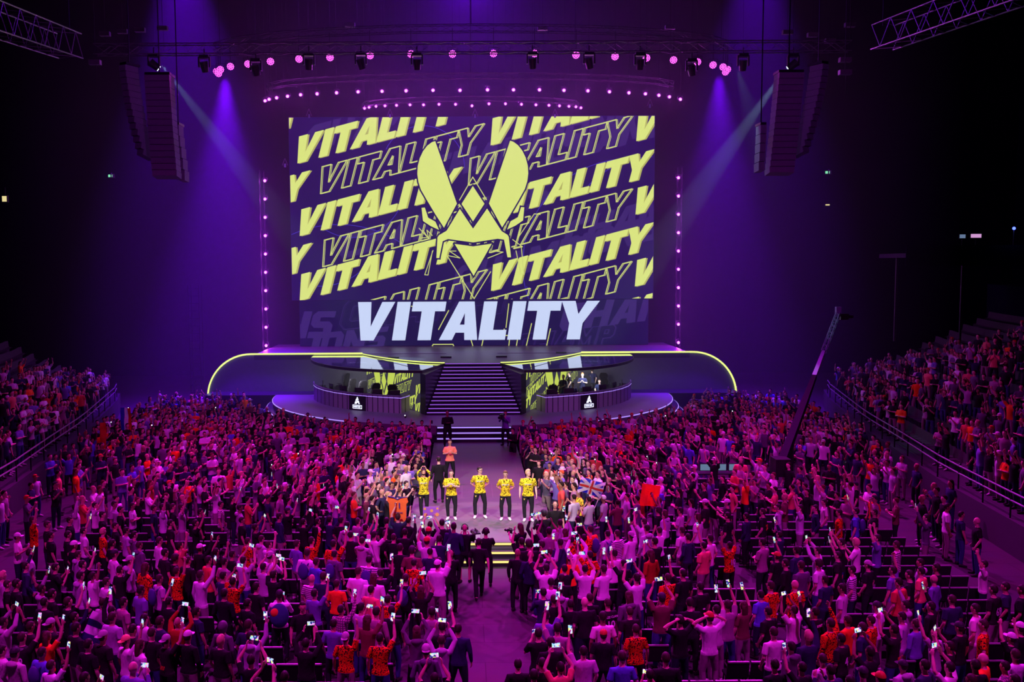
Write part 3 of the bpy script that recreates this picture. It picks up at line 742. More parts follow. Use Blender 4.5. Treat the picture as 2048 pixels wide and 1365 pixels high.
def gaming_chair(loc, rz, label, group):
    t = empty('gaming_chair', loc, rz, label, 'chair', group)
    bm = B(); pr = [(-.25, .45), (-.28, .75), (-.22, .95), (-.27, 1.02), (-.25, 1.2), (-.14, 1.33), (.14, 1.33), (.25, 1.2), (.27, 1.02), (.22, .95), (.28, .75), (.25, .45)]
    f = [bm.verts.new((x, -.24 - (z - .45) * .22, z)) for x, z in pr]; k = [bm.verts.new((x * .9, -.36 - (z - .45) * .22, z)) for x, z in pr]
    bm.faces.new(f); bm.faces.new(k)
    for i in range(len(pr)):
        j = (i + 1) % len(pr); bm.faces.new((f[i], f[j], k[j], k[i]))
    bk_ = obj('backrest', bm, 'gaming_leather', t)
    for s_ in (-1, 1):
        bm = B(); L = [Vector((s_ * x, -.235 - (z - .45) * .22, z)) for x, z in ((.27, .5), (.29, .75), (.24, .95), (.28, 1.03), (.26, 1.2), (.16, 1.33))]
        path_bar(bm, L, .022, 6); obj('side_piping', bm, 'gaming_trim', bk_)
        bm = B(); box(bm, s_ * .33 - .04, s_ * .33 + .04, -.18, .14, .66, .70); box(bm, s_ * .33 - .02, s_ * .33 + .02, -.05, .0, .45, .66); obj('armrest', bm, 'plastic_black', t)
    bm = B(); box(bm, -.27, .27, -.25, .27, .42, .54); bmesh.ops.bevel(bm, geom=bm.edges[:], offset=.03, segments=2, affect='EDGES'); obj('seat', bm, 'gaming_leather', t)
    bm = B(); bar(bm, (0, 0, .12), (0, 0, .43), .03)
    for a in range(5): bar(bm, (0, 0, .14), (.3 * math.cos(a * 1.257), .3 * math.sin(a * 1.257), .06), .025); ellipsoid(bm, (.3 * math.cos(a * 1.257), .3 * math.sin(a * 1.257), .035), (.03, .03, .034), 8, 5)
    obj('wheel_base', bm, 'black_metal', t)
    bm = B(); box(bm, -.07, .07, -.42, -.405, 1.13, 1.17); box(bm, -.02, .02, -.395, -.38, .85, .93); obj('back_badge', bm, 'orange_print', bk_)
    return t
def monitor(loc, rz, label, group, lit=True):
    t = empty('desk_monitor', loc, rz, label, 'monitor', group)
    bm = B(); box(bm, -.29, .29, -.02, .02, .14, .49); hs_ = obj('housing', bm, 'plastic_black', t)
    bm = B(); box(bm, -.27, .27, -.024, -.021, .16, .47); obj('screen', bm, 'monitor_glow' if lit else 'plastic_black', hs_)
    bm = B(); box(bm, -.03, .03, .0, .05, .0, .3); box(bm, -.12, .12, -.08, .08, 0, .015); obj('monitor_foot', bm, 'black_metal', t)
booths = {}
for sx, lb in ((-1, 'curved slatted desk with a lit emblem in the empty player booth'), (1, 'curved slatted desk with a lit emblem in the booth where players stand')):
    booths[sx] = booth_desk(sx, lb)
def booth_pt(px, py, z): return at_z(px, py, z)
for i, (px, py, rz) in enumerate(((683, 758, .9), (696, 769, .7), (719, 773, .5), (749, 777, .1), (786, 780, -.2))):
    p = at_z(px, py, APRON + .95); gaming_chair((p.x, p.y, APRON), rz + PI * 0 + .2, 'empty black gaming chair in the vacant booth, %s from its outer end' % ORD[i], 'gaming chairs in the empty booth')
for i, (px, py, rz) in enumerate(((1128, 772, -.2), (1178, 762, -.4), (1191, 758, -.5), (1209, 756, -.3), (1103, 781, .1))):
    p = at_z(px, py, APRON + .95); gaming_chair((p.x, p.y, APRON), rz, ('black gaming chair in the occupied booth, %s' % ('nearest the lettered wall', 'in front of the red haired player', 'behind the short seated player', 'tall back nearest the outer end', 'half hidden behind the desk corner')[(1, 1, 2, 3, 4)[i]] if i else 'black gaming chair held by the blond player'), 'gaming chairs in the occupied booth')
for sx in (-1, 1):
    pts, inn = booths[sx]
    for i, t_ in enumerate((2, 3.2, 4.3, 5.4, 6.5, 7.6)):
        k = int(t_); fr_ = t_ - k
        x = (inn[k][0] * (1 - fr_) + inn[k + 1][0] * fr_) * .55 + (pts[k][0] * (1 - fr_) + pts[k + 1][0] * fr_) * .45; y = (inn[k][1] * (1 - fr_) + inn[k + 1][1] * fr_) * .55 + (pts[k][1] * (1 - fr_) + pts[k + 1][1] * fr_) * .45
        d = Vector((sx * 5.2 - x, 57.5 - y, 0)); rz = math.atan2(d.y, d.x) + PI / 2
        monitor((x, y, APRON + .765), rz, '%s computer monitor from the outer end on the desk of the %s booth' % (ORD[i], 'empty' if sx < 0 else 'occupied'), 'desk monitors')

# ================================================================== RIGGING
def truss_mesh(bm, p, q, w_=.5, r=.028, step=.75):
    p = Vector(p); q = Vector(q); d = q - p; L = d.length; u = d.normalized()
    s_ = u.cross(Vector((0, 0, 1))).normalized() * (w_ / 2); t_ = s_.cross(u).normalized() * (w_ / 2)
    cs = [s_ + t_, s_ - t_, -s_ - t_, -s_ + t_]
    for c in cs: bar(bm, p + c, q + c, r, 5)
    n = max(1, int(L / step))
    for i in range(n):
        a, b_ = p + u * (L * i / n), p + u * (L * (i + 1) / n)
        for j in range(4):
            c1, c2 = cs[j], cs[(j + 1) % 4]
            if i % 2: c1, c2 = c2, c1
            bar(bm, a + c1, b_ + c2, r * .6, 4)
def truss(pts, label, w_=.5, r=.028, m_='truss_metal'):
    o0 = Vector(pts[0]); t = empty('lighting_truss', o0, 0, label, 'truss')
    for a, c in zip(pts, pts[1:]):
        bm = B(); truss_mesh(bm, Vector(a) - o0, Vector(c) - o0, w_, r); obj('truss_section', bm, m_, t)
    for p in (pts[0], pts[len(pts) // 2], pts[-1]):
        bm = B(); a = Vector(p) - o0; bar(bm, a + Vector((0, 0, w_ / 2)), a + Vector((0, 0, 35.99 - p[2])), .02, 4); obj('hoist_chain', bm, 'black_metal', t)
zf = lambda y, Y: at_y(930, y, Y).z
xf = lambda x, y, Y: at_y(x, y, Y).x
truss([(xf(190, 95, 52), 52, zf(96, 52)), (xf(700, 95, 52), 52, zf(96, 52)), (xf(1150, 95, 52), 52, zf(96, 52)), (xf(1700, 95, 52), 52, zf(97, 52))], 'long straight front truss carrying the moving lights across the stage width', .55, .03)
A1 = [(16.2 * math.sin(a), 60.2 - 5.0 * math.cos(a), 0) for a in [math.radians(-96 + 16 * i) for i in range(13)]]
truss([(x, y, 23.4) for x, y, _ in A1], 'curved truss holding the large round magenta wash lights', .4, .02, 'black_metal')
A2 = [(13.6 * math.sin(a), 63.4 - 3.6 * math.cos(a), 0) for a in [math.radians(-96 + 16 * i) for i in range(13)]]
truss([(x, y, 21.6) for x, y, _ in A2], 'curved truss holding the wide arc of violet point lights', .35, .018, 'black_metal')
A3 = [(7.45 * math.sin(a), 65.4 - 2.4 * math.cos(a), 0) for a in [math.radians(-96 + 24 * i) for i in range(9)]]
truss([(x, y, 20.75) for x, y, _ in A3], 'short curved truss just above the screen with small violet lights', .3, .016, 'black_metal')
def slant(p, q, label):
    truss([p, q], label, 1.1, .035)
slant(at_y(140, 92, 44), at_y(-60, 20, 34), 'heavy slanted truss hanging in the upper corner above the grandstand by the flags')
slant(at_y(1765, 75, 44), at_y(2080, -40, 34), 'heavy slanted truss hanging in the upper corner above the grandstand by the crane')
def cable(t, p):
    bm = B(); bar(bm, (0, .05, .2), (0, .05, 35.99 - p.z), .006, 3); obj('suspension_cable', bm, 'black_metal', t)
# big round wash lights on the first arc
def wash(px, py, i, lab):
    t_ = max(-1, min(1, (px - 943) / 510.0)); Y = 60.2 - 5.0 * math.sqrt(max(0, 1 - t_ * t_)) + (.8 if i in (1, 21) else 0)
    p = at_y(px, py, Y)
    t = empty('wash_light', p, 0, lab, 'stage light', 'round magenta wash lights on the curved truss')
    aim = (CAMP * .35 + Vector((p.x, 30, 0)) * .65 - p).normalized(); R = aim.to_track_quat('Z', 'Y').to_matrix().to_4x4()
    bm = B(); bar(bm, R @ Vector((0, 0, -.32)), R @ Vector((0, 0, -.02)), .17, 14, .24); obj('housing', bm, 'black_metal', t)
    bm = B()
    for r_, n_ in ((0, 1), (.095, 6), (.185, 12)):
        for j in range(n_):
            c = R @ Vector((r_ * math.cos(2 * PI * j / n_), r_ * math.sin(2 * PI * j / n_), 0)); ex = R @ Vector((r_ * math.cos(2 * PI * j / n_), r_ * math.sin(2 * PI * j / n_), .03))
            bar(bm, c, ex, .040, 7)
    obj('lens', bm, 'lamp_magenta', t)
    bm = B()
    for s_ in (-1, 1): bar(bm, (s_ * .28, 0, 0), (s_ * .28, 0, .35), .02, 4)
    bar(bm, (-.28, 0, .35), (.28, 0, .35), .02, 4); bar(bm, (0, 0, .35), (0, 0, max(.4, 23.4 - p.z)), .03, 4); obj('yoke', bm, 'black_metal', t); cable(t, p)
w1 = [(437, 147), (433, 143), (441, 139), (461, 133), (496, 128), (541, 123), (598, 118), (660, 115), (740, 111), (822, 108), (905, 108), (987, 107), (1069, 107), (1152, 110), (1230, 113), (1293, 116), (1347, 120), (1395, 124), (1426, 130), (1446, 134), (1455, 139), (1451, 144)]
for i, (x, y) in enumerate(w1): wash(x, y, i, 'round magenta wash light on the curved truss, %s from the flag side end' % ORD[i])
# violet point lights: two arcs and two columns
def spot_lamp(p, lab, grp, r_=.10, zt_=None):
    t = empty('point_light', p, 0, lab, 'stage light', grp)
    bm = B(); bar(bm, (0, .22, .05), (0, .02, 0), .10, 10, r_ + .05); obj('housing', bm, 'black_metal', t)
    bm = B(); ellipsoid(bm, (0, 0, 0), (r_, .05, r_), 12, 8); obj('lens', bm, 'lamp_violet', t, True)
    bm = B(); bar(bm, (-.16, .1, .0), (-.16, .1, .25), .015, 4); bar(bm, (.16, .1, .0), (.16, .1, .25), .015, 4); bar(bm, (-.16, .1, .25), (.16, .1, .25), .015, 4)
    if zt_: bar(bm, (0, .1, .25), (0, .1, max(.3, zt_ - p.z)), .015, 4)
    else: bar(bm, (0, .1, .25), (0, .35, .25), .015, 4)
    obj('yoke', bm, 'black_metal', t)
    if zt_: cable(t, p)
def halo(p, e):
    lamp('point_light_glow', 'POINT', p + Vector((0, -.25, 0)), None, e, (0.75, 0.05, 1.0), .12)
xs2 = [530, 538, 553, 575, 601, 634, 673, 716, 764, 812, 866, 920, 975, 1027, 1079, 1128, 1176, 1219, 1258, 1291, 1318, 1339, 1361]
ys2 = [202, 199, 196, 193, 190, 188, 186, 184, 183, 182, 181, 181, 180, 180, 180, 181, 182, 184, 186, 188, 191, 194, 199]
for i, (x, y) in enumerate(zip(xs2, ys2)):
    t_ = max(-1, min(1, (x - 945) / 416.0)); p = at_y(x, y, 63.0 - 3.6 * math.sqrt(1 - t_ * t_))
    spot_lamp(p, 'bright violet light on the wide arc above the screen, %s from the flag side' % ORD[i], 'violet lights of the wide arc', .085, 21.6); halo(p, 80)
xs3 = [729, 738, 752, 770, 793, 820, 847, 878, 911, 944, 978, 1011, 1043, 1072, 1098, 1119, 1138, 1152, 1162]
ys3 = [217, 215, 213, 212, 211, 210, 210, 209, 209, 212, 208, 208, 209, 210, 211, 212, 213, 214, 216]
for i, (x, y) in enumerate(zip(xs3, ys3)):
    t_ = max(-1, min(1, (x - 945) / 217.5)); p = at_y(x, y, 65.2 - 2.4 * math.sqrt(1 - t_ * t_))
    spot_lamp(p, 'violet light on the short arc above the screen, %s from the flag side' % ORD[i], 'violet lights of the short arc', .07, 20.75); halo(p, 70)
for px, ya, yb, side in ((529.5, 362, 692, 'flag'), (1357, 356, 686, 'crane')):
    top = at_y(px, ya - 14, 66.2); bot = at_y(px, yb + 10, 66.2)
    t = empty('light_tower', (bot.x, 66.5, 1.3), 0, 'slim upright tower of ten violet lights beside the screen on the %s side' % side, 'tower')
    bm = B(); truss_mesh(bm, (0, 0, 0), (0, 0.001, top.z - 1.0), .3, .018, .5); obj('mast', bm, 'black_metal', t)
    for i in range(10):
        p = at_y(px + (i * .3 if px < 900 else 0), ya + (yb - ya) * i / 9.0, 66.2)
        spot_lamp(p, 'violet light on the upright tower, %s side of the screen, %s from top' % (side, ORD[i]), 'violet lights of the upright towers', .09); halo(p, 100)
# moving heads under the front truss
def mover(px, py, i, tilt, lit=None):
    p = at_y(px, py, 52.0)
    t = empty('moving_light', p, 0, 'dark moving light hanging under the straight truss, %s counting from the flag side' % ORD[i] if lit is None else 'moving light throwing a pale white beam on the %s side of the truss' % lit, 'stage light', 'moving lights under the straight truss')
    bm = B(); box(bm, -.26, .26, -.18, .18, .42, .60); box(bm, -.33, -.26, -.1, .1, -.05, .5); box(bm, .26, .33, -.1, .1, -.05, .5); obj('yoke', bm, 'black_metal', t)
    R = Matrix.Rotation(tilt, 4, 'Y') @ Matrix.Rotation(.35, 4, 'X')
    bm = B(); bar(bm, R @ Vector((0, 0, .26)), R @ Vector((0, 0, -.30)), .23, 14, .19); hd_ = obj('head', bm, 'plastic_black', t)
    bm = B(); bar(bm, R @ Vector((0, 0, -.305)), R @ Vector((0, 0, -.32)), .15, 14); obj('lens', bm, 'lamp_white' if lit else 'speaker_grey', hd_)
    bm = B(); bar(bm, (0, 0, .6), (0, 0, .95), .035, 6); obj('clamp', bm, 'black_metal', t); cable(t, p)
    return p
mv = [(308, 130), (409, 133), (512, 140), (618, 128), (722, 127), (834, 128), (1065, 126), (1178, 126), (1280, 128), (1383, 140), (1486, 130), (1586, 130)]
for i, (x, y) in enumerate(mv):
    if i == 0: mover(x, y, i, -.9, 'flag')
    elif i == 11: mover(x, y, i, .9, 'crane')
    else: mover(x, y, i, rnd.uniform(-.3, .3))
pa = at_y(316, 121, 51.4); pb = at_y(1577, 131, 51.4)
lamp('beam_light', 'SPOT', pa, at_y(455, 300, 53.0), 26000, (0.50, 0.80, 1.0), .06, 9.5, .35)
lamp('beam_light', 'SPOT', pb, at_y(1425, 345, 53.0), 36000, (0.50, 0.80, 1.0), .06, 10.5, .35)
# small gear hanging near the roof
for i, (px, py, Y) in enumerate(((210, 68, 56), (245, 63, 56), (280, 60, 56), (325, 57, 56), (700, 50, 58), (1085, 57, 58), (1575, 65, 56), (1625, 70, 56), (1660, 82, 56), (1700, 50, 56), (1690, 120, 50), (190, 125, 50), (1690, 145, 48), (1340, 55, 58))):
    p = at_y(px, py, Y); t = empty('hoist_motor', p, 0, 'small chain hoist above the front truss, %s counting from the flag side' % ORD[i] , 'hoist', 'chain hoists under the roof')
    bm = B(); box(bm, -.3, .3, -.15, .15, -.12, .12); obj('motor_body', bm, 'truss_metal', t)
    bm = B(); bar(bm, (0, 0, .12), (0, 0, 35.99 - p.z), .015, 4); bar(bm, (.05, 0, -.12), (.05, 0, -1.3), .012, 4); obj('chain', bm, 'black_metal', t)
# line arrays
def line_array(px0, py0, px1, py1, Y, n, wd, curve, label, yaw=0):
    top = at_y(px0, py0, Y); bot = at_y(px1, py1, Y); t = empty('line_array', top, yaw, label, 'loudspeaker')
    H = top.z - bot.z; h = H / n
    for i in range(n):
        f = i / (n - 1.0); dx = (bot.x - top.x) * f; a = curve * f * f
        R = Matrix.Translation((dx, a * 1.3, -h * i)) @ Matrix.Rotation(-a * .6, 4, 'X')
        bm = B(); box(bm, -wd / 2, wd / 2, -.05, .75, -h * .94, 0, R); cb_ = obj('cabinet', bm, 'speaker_grey', t)
        bm = B(); box(bm, -wd * .47, wd * .47, -.07, -.052, -h * .86, -h * .08, R); obj('grille', bm, 'speaker_grey', cb_)
    bm = B(); box(bm, -wd / 2, wd / 2, 0, .9, .02, .14); bar(bm, (0, .4, .1), (0, .4, 35.99 - top.z), .03, 5); obj('flying_frame', bm, 'black_metal', t)
line_array(314, 150, 326, 352, 46.0, 16, 1.22, .22, 'tall grey line array loudspeaker hanging on the flag side of the stage')
line_array(1583, 145, 1567, 345, 46.0, 16, 1.22, .22, 'tall grey line array loudspeaker hanging on the crane side of the stage')
line_array(246, 130, 268, 310, 47.0, 14, .45, .5, 'darker slim line array turned to the side seats on the flag side', -.5)
line_array(1650, 128, 1622, 305, 47.0, 14, .45, .5, 'darker slim line array turned to the side seats on the crane side', .5)
line_array(352, 250, 363, 362, 47.5, 5, .30, .1, 'narrow vertical subwoofer column beside the tall line array, flag side')
line_array(1527, 250, 1524, 342, 47.5, 5, .30, .1, 'narrow vertical subwoofer column beside the tall line array, crane side')
# signs and lit spots on the far walls
def sign(px, py, Y, w_, h_, m_, label, cat='sign', name='exit_sign'):
    p = at_y(px, py, Y); t = empty(name, p, 0, label, cat)
    bm = B(); box(bm, -w_ / 2 - .05, w_ / 2 + .05, 0, .12, -h_ / 2 - .05, h_ / 2 + .05); obj('housing', bm, 'black_metal', t)
    bm = B(); box(bm, -w_ / 2, w_ / 2, -.03, -.005, -h_ / 2, h_ / 2); obj('lit_face', bm, m_, t)
    if name == 'exit_sign':
        bm = B(); box(bm, -.02, .06, -.04, -.03, -.1, .1); ellipsoid(bm, (.04, -.035, .14), (.04, .01, .04), 6, 4); box(bm, .1, .2, -.04, -.03, -.12, .12); obj('running_figure', bm, 'white_print', t)
    bm = B(); bar(bm, (0, .1, h_ / 2), (0, .1, h_ / 2 + .5), .02, 4); obj('bracket', bm, 'black_metal', t)
sign(222, 352, 60, .34, .16, 'exit_green', 'small green lit exit sign high on the dark wall, flag side')
sign(1656, 345, 60, .34, .16, 'exit_green', 'small green lit exit sign high on the dark wall, crane side')
sign(1655, 410, 60, .26, .08, 'sign_warm', 'small warm lit strip below the exit sign, crane side', 'light', 'wall_lamp')
sign(9, 398, 52, .24, .30, 'sign_warm', 'small warm lit pane at the far edge of the dark upper seats', 'light', 'wall_lamp')
for i, (px, py) in enumerate(((570, 331), (1300, 212), (618, 232), (1110, 232), (780, 232), (950, 232))):
    p = at_y(px, py, 67.2); t = empty('screen_hanger', p, 0, 'small bright rigging point at the screen edge, %s counting from the flag side' % ORD[[0, 5, 1, 4, 2, 3][i]], 'rigging')
    bm = B(); box(bm, -.06, .06, -.05, .1, -.12, .12); obj('shackle', bm, 'crane_pale', t); cable(t, p)
    bm = B(); bar(bm, (-.2, 0, .0), (0, 0, .5), .02, 4); bar(bm, (.2, 0, .0), (0, 0, .5), .02, 4); obj('sling', bm, 'truss_metal', t)
# scaffold tower on the flag side
p0 = at_z(392, 712, 0.5)
t = empty('scaffold_tower', (xf(392, 650, 62), 62, 0.0), 0, 'narrow dark scaffold tower with catching light beside the arch end', 'scaffold')
bm = B()
for a in (-.35, .35):
    for c in (-.35, .35): bar(bm, (a, c, 0), (a, c, 8.4), .03, 5)
obj('uprights', bm, 'black_metal', t)
for i in range(17):
    bm = B(); bar(bm, (-.35, -.35, .5 * i + .2), (.35, -.35, .5 * i + .2), .022, 5); obj('rung', bm, 'black_metal', t)
# camera crane
cb = Vector((12.9, 37.6, 0)); t = empty('camera_crane', cb, 0, 'long tapering camera crane rising from the audience with pale lattice tip', 'camera crane')
tip = at_y(1676, 628, 46.0) - cb; piv = Vector((0, 0, 2.3))
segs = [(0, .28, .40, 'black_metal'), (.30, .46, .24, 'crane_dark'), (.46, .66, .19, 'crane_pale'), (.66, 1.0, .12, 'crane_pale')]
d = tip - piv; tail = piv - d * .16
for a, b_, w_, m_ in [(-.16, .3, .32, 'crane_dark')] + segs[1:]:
    bm = B(); pa_, pb_ = piv + d * a, piv + d * b_
    if a >= .6:
        truss_mesh(bm, pa_, pb_, w_ * 1.5, .025, .3)
    else:
        u = d.normalized(); s_ = u.cross(Vector((0, 0, 1))).normalized() * w_ / 2; v_ = s_.cross(u).normalized() * w_ / 2
        vs_ = [bm.verts.new(q) for q in (pa_ - s_ - v_, pa_ + s_ - v_, pa_ + s_ + v_, pa_ - s_ + v_, pb_ - s_ * .8 - v_ * .8, pb_ + s_ * .8 - v_ * .8, pb_ + s_ * .8 + v_ * .8, pb_ - s_ * .8 + v_ * .8)]
        for f in ((0, 1, 2, 3), (4, 5, 6, 7), (0, 1, 5, 4), (1, 2, 6, 5), (2, 3, 7, 6), (3, 0, 4, 7)): bm.faces.new([vs_[i] for i in f])
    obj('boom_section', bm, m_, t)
bm = B(); box(bm, -.5, .5, -.5, .5, 0, .25); bar(bm, (0, 0, .25), piv, .16, 10); obj('pedestal', bm, 'black_metal', t)
bm = B(); box(bm, -.3, .3, -.35, .35, -.35, .35, Matrix.Translation(tail)); obj('counterweight', bm, 'black_metal', t)
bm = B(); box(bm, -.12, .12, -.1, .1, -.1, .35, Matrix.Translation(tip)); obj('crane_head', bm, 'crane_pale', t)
bm = B(); box(bm, .1, .5, -.12, .12, -.3, .0, Matrix.Translation(tip)); bar(bm, tip + Vector((.5, 0, -.15)), tip + Vector((.75, 0, -.15)), .08, 8); obj('camera', bm, 'plastic_black', t)
lamp('crane_fill_light', 'SPOT', (14, 50, 20), cb + piv + d * .75, 1500, (.45, .9, 1.0), .1, 22, .8)  # unseen cool spot added to give the boom tip its cyan tint
# operator table with screens beside the crane
p = at_z(1436, 945, .9); t = empty('monitor_table', (p.x, p.y, 0), 0, 'small table with lit screens between the seats near the crane', 'table')
bm = B(); box(bm, -1.0, 1.0, -.3, .3, .86, .90); obj('table_top', bm, 'plastic_black', t)
for x in (-.9, .9):
    bm = B(); bar(bm, (x, 0, 0), (x, 0, .86), .03, 5); obj('leg', bm, 'black_metal', t)
for i, x in enumerate((-.55, .1, .65)):
    e_ = empty('desk_monitor', (p.x + x, p.y - .05, .905), 0, 'lit screen on the operator table in the seats near the crane, %s along the table' % ORD[i], 'monitor', 'screens on the operator table')
    bm = B(); box(bm, -.24, .24, -.02, .02, .06, .38); obj('housing', bm, 'plastic_black', e_)
    bm = B(); box(bm, -.21, .21, -.03, -.021, .09, .35); obj('screen', bm, 'monitor_glow', e_)
# raised control platform in the upper seats
cpx = at_y(1935, 505, 56.0); t = empty('control_platform', (cpx.x, 56, cpx.z - 1.4), 0, 'raised control platform in the dark upper seats with small screens', 'platform')
bm = B(); box(bm, -4.2, 4.2, -1, 2.5, 1.1, 1.35); obj('platform_deck', bm, 'black_panel', t)
bm = B(); box(bm, -4.2, 4.2, -1.05, -1.0, .6, 1.8); obj('platform_skirt', bm, 'wall_dark', t)
for x in (-4, 0, 4):
    bm = B(); bar(bm, (x, .5, -4.0), (x, .5, 1.1), .08, 6); obj('platform_leg', bm, 'black_metal', t)
def deskscreen(px, py, w_, h_, m_, label):
    p = at_y(px, py, 55.6); e_ = empty('control_monitor', p, 0, label, 'monitor')
    bm = B(); box(bm, -w_ / 2 - .04, w_ / 2 + .04, 0, .06, -h_ / 2 - .04, h_ / 2 + .04); obj('housing', bm, 'plastic_black', e_)
    bm = B(); box(bm, -w_ / 2, w_ / 2, -.02, -.004, -h_ / 2, h_ / 2); obj('screen', bm, m_, e_)
    bm = B(); bar(bm, (0, .03, -h_ / 2), (0, .03, min(-h_ / 2 - .1, cpx.z - .05 - p.z)), .03, 5); obj('monitor_foot', bm, 'black_metal', e_)
deskscreen(1925, 473, .34, .22, 'monitor_glow', 'pale blue lit screen on the control platform')
deskscreen(1952, 472, .62, .22, 'mixer_glow', 'pinkish lit mixing console screen on the control platform')
p = at_y(2028, 457, 55.0); t = empty('blue_lamp', p, 0, 'small intense blue lamp beside the control platform', 'lamp')
bm = B(); ellipsoid(bm, (0, 0, 0), (.09, .09, .09), 10, 8); obj('bulb', bm, 'blue_glow', t, True)
bm = B(); bar(bm, (0, .02, -.1), (0, .02, -1.6), .02, 5); obj('stand', bm, 'black_metal', t)
lamp('blue_lamp_glow', 'POINT', p + Vector((0, -.3, 0)), None, 25, (.1, .15, 1), .1)


# ================================================================== PEOPLE
def loft(bm, rings, mi, n=12, cap=True):
    """rings: (centre, rx, ry, x-axis, y-axis)"""
    rows = []
    for c, rx, ry, X, Y in rings:
        rows.append([bm.verts.new(Vector(c) + X * (rx * math.cos(2 * PI * k / n)) + Y * (ry * math.sin(2 * PI * k / n))) for k in range(n)])
    for a, b_ in zip(rows, rows[1:]):
        for k in range(n):
            bm.faces.new((a[k], a[(k + 1) % n], b_[(k + 1) % n], b_[k])).material_index = mi
    bm.faces.new(rows[0][::-1]).material_index = mi; bm.faces.new(rows[-1]).material_index = mi
def limb(bm, pts, rads, mi, n=10):
    pts = [Vector(p) for p in pts]; rings = []
    for i, p in enumerate(pts):
        d = (pts[min(i + 1, len(pts) - 1)] - pts[max(i - 1, 0)]).normalized()
        X = d.cross(Vector((0, 1, 0.03))).normalized() if abs(d.y) < .95 else d.cross(Vector((1, 0, 0))).normalized()
        rings.append((p, rads[i], rads[i], X, d.cross(X).normalized()))
    loft(bm, rings, mi, n)
def lerp(a, b_, t): return Vector(a) * (1 - t) + Vector(b_) * t
XA, YA = Vector((1, 0, 0)), Vector((0, 1, 0))
DOWN = ((.265, -.02, 1.15), (.285, .06, .90), (.0, .15, -1))
ARM = {  # elbow, wrist, hand direction for the right arm of a person facing +Y
 'down': DOWN, 'downb': ((.27, -.04, 1.15), (.25, .09, .93), (-.15, .4, -1)),
 'up': ((.29, .13, 1.61), (.15, .25, 1.83), (-.12, .2, 1)), 'up1': ((.29, .13, 1.64), (.25, .23, 1.89), (-.05, .15, 1)),
 'high': ((.24, .10, 1.68), (.14, .18, 1.93), (-.05, .1, 1)), 'fist': ((.27, .03, 1.68), (.25, .08, 1.94), (0, .05, 1)),
 'vee': ((.36, .05, 1.60), (.37, .12, 1.86), (.05, .1, 1)), 'eye': ((.27, .14, 1.19), (.10, .29, 1.43), (-.2, .3, 1)),
 'cross': ((.265, .04, 1.16), (.02, .21, 1.20), (-1, .1, .1)), 'hands_head': ((.38, .03, 1.55), (.14, -.03, 1.68), (-1, .1, .4)),
 'clap': ((.27, .02, 1.16), (.07, .25, 1.25), (-.3, .6, .8)), 'claphigh': ((.30, .10, 1.56), (.10, .13, 1.78), (-.35, .05, 1)),
 'behind': ((.29, -.09, 1.17), (.10, -.17, 1.00), (-1, -.1, -.2)), 'desk': ((.25, .15, 1.15), (.17, .38, 1.08), (0, 1, 0)), 'hip': ((.34, -.06, 1.18), (.20, .03, 1.02), (-.8, .4, -.4)),
 'cam': ((.27, .12, 1.22), (.13, .33, 1.36), (-.2, .6, .6)), 'walk_f': ((.26, .05, 1.15), (.27, .20, .93), (0, .3, -1)), 'walk_b': ((.26, -.12, 1.16), (.28, -.16, .92), (0, -.1, -1)),
}
def hand(bm, w_, d, side, curl, fr=1.0):
    """palm, four unequal fingers with a knuckle bend, and a thumb from the side of the palm"""
    w_ = Vector(w_); d = Vector(d).normalized()
    inward = Vector((-side, 0.15, 0)); inward = (inward - d * inward.dot(d)).normalized(); across = d.cross(inward).normalized()
    if across.y < 0 and abs(d.z) > .5: across = -across
    rings = [(w_, .026, .021, across, inward), (w_ + d * .04, .042, .018, across, inward), (w_ + d * .09, .044, .017, across, inward)]
    loft(bm, rings, 0, 10)
    tip = w_ + d * .088
    for i, (o_, L) in enumerate(((-.031, .062), (-.011, .076), (.010, .070), (.030, .052))):
        b0 = tip + across * o_ - d * .01; b1 = b0 + d * (L * .5) + inward * (curl * .014); dd = (d * (1 - curl * .75) + inward * curl).normalized(); b2 = b1 + dd * (L * .5)
        limb(bm, [b0, b1, b2], [.0105 * fr, .0098 * fr, .008 * fr], 0, 6)
    t0 = w_ + d * .03 + across * .030; t1 = t0 + (d * .5 + across * .75 + inward * .25).normalized() * .036; t2 = t1 + (d * .9 + across * .1 + inward * .4).normalized() * .03
    limb(bm, [t0, t1, t2], [.014 * fr, .012 * fr, .009 * fr], 0, 6)
    return w_ + d * .10
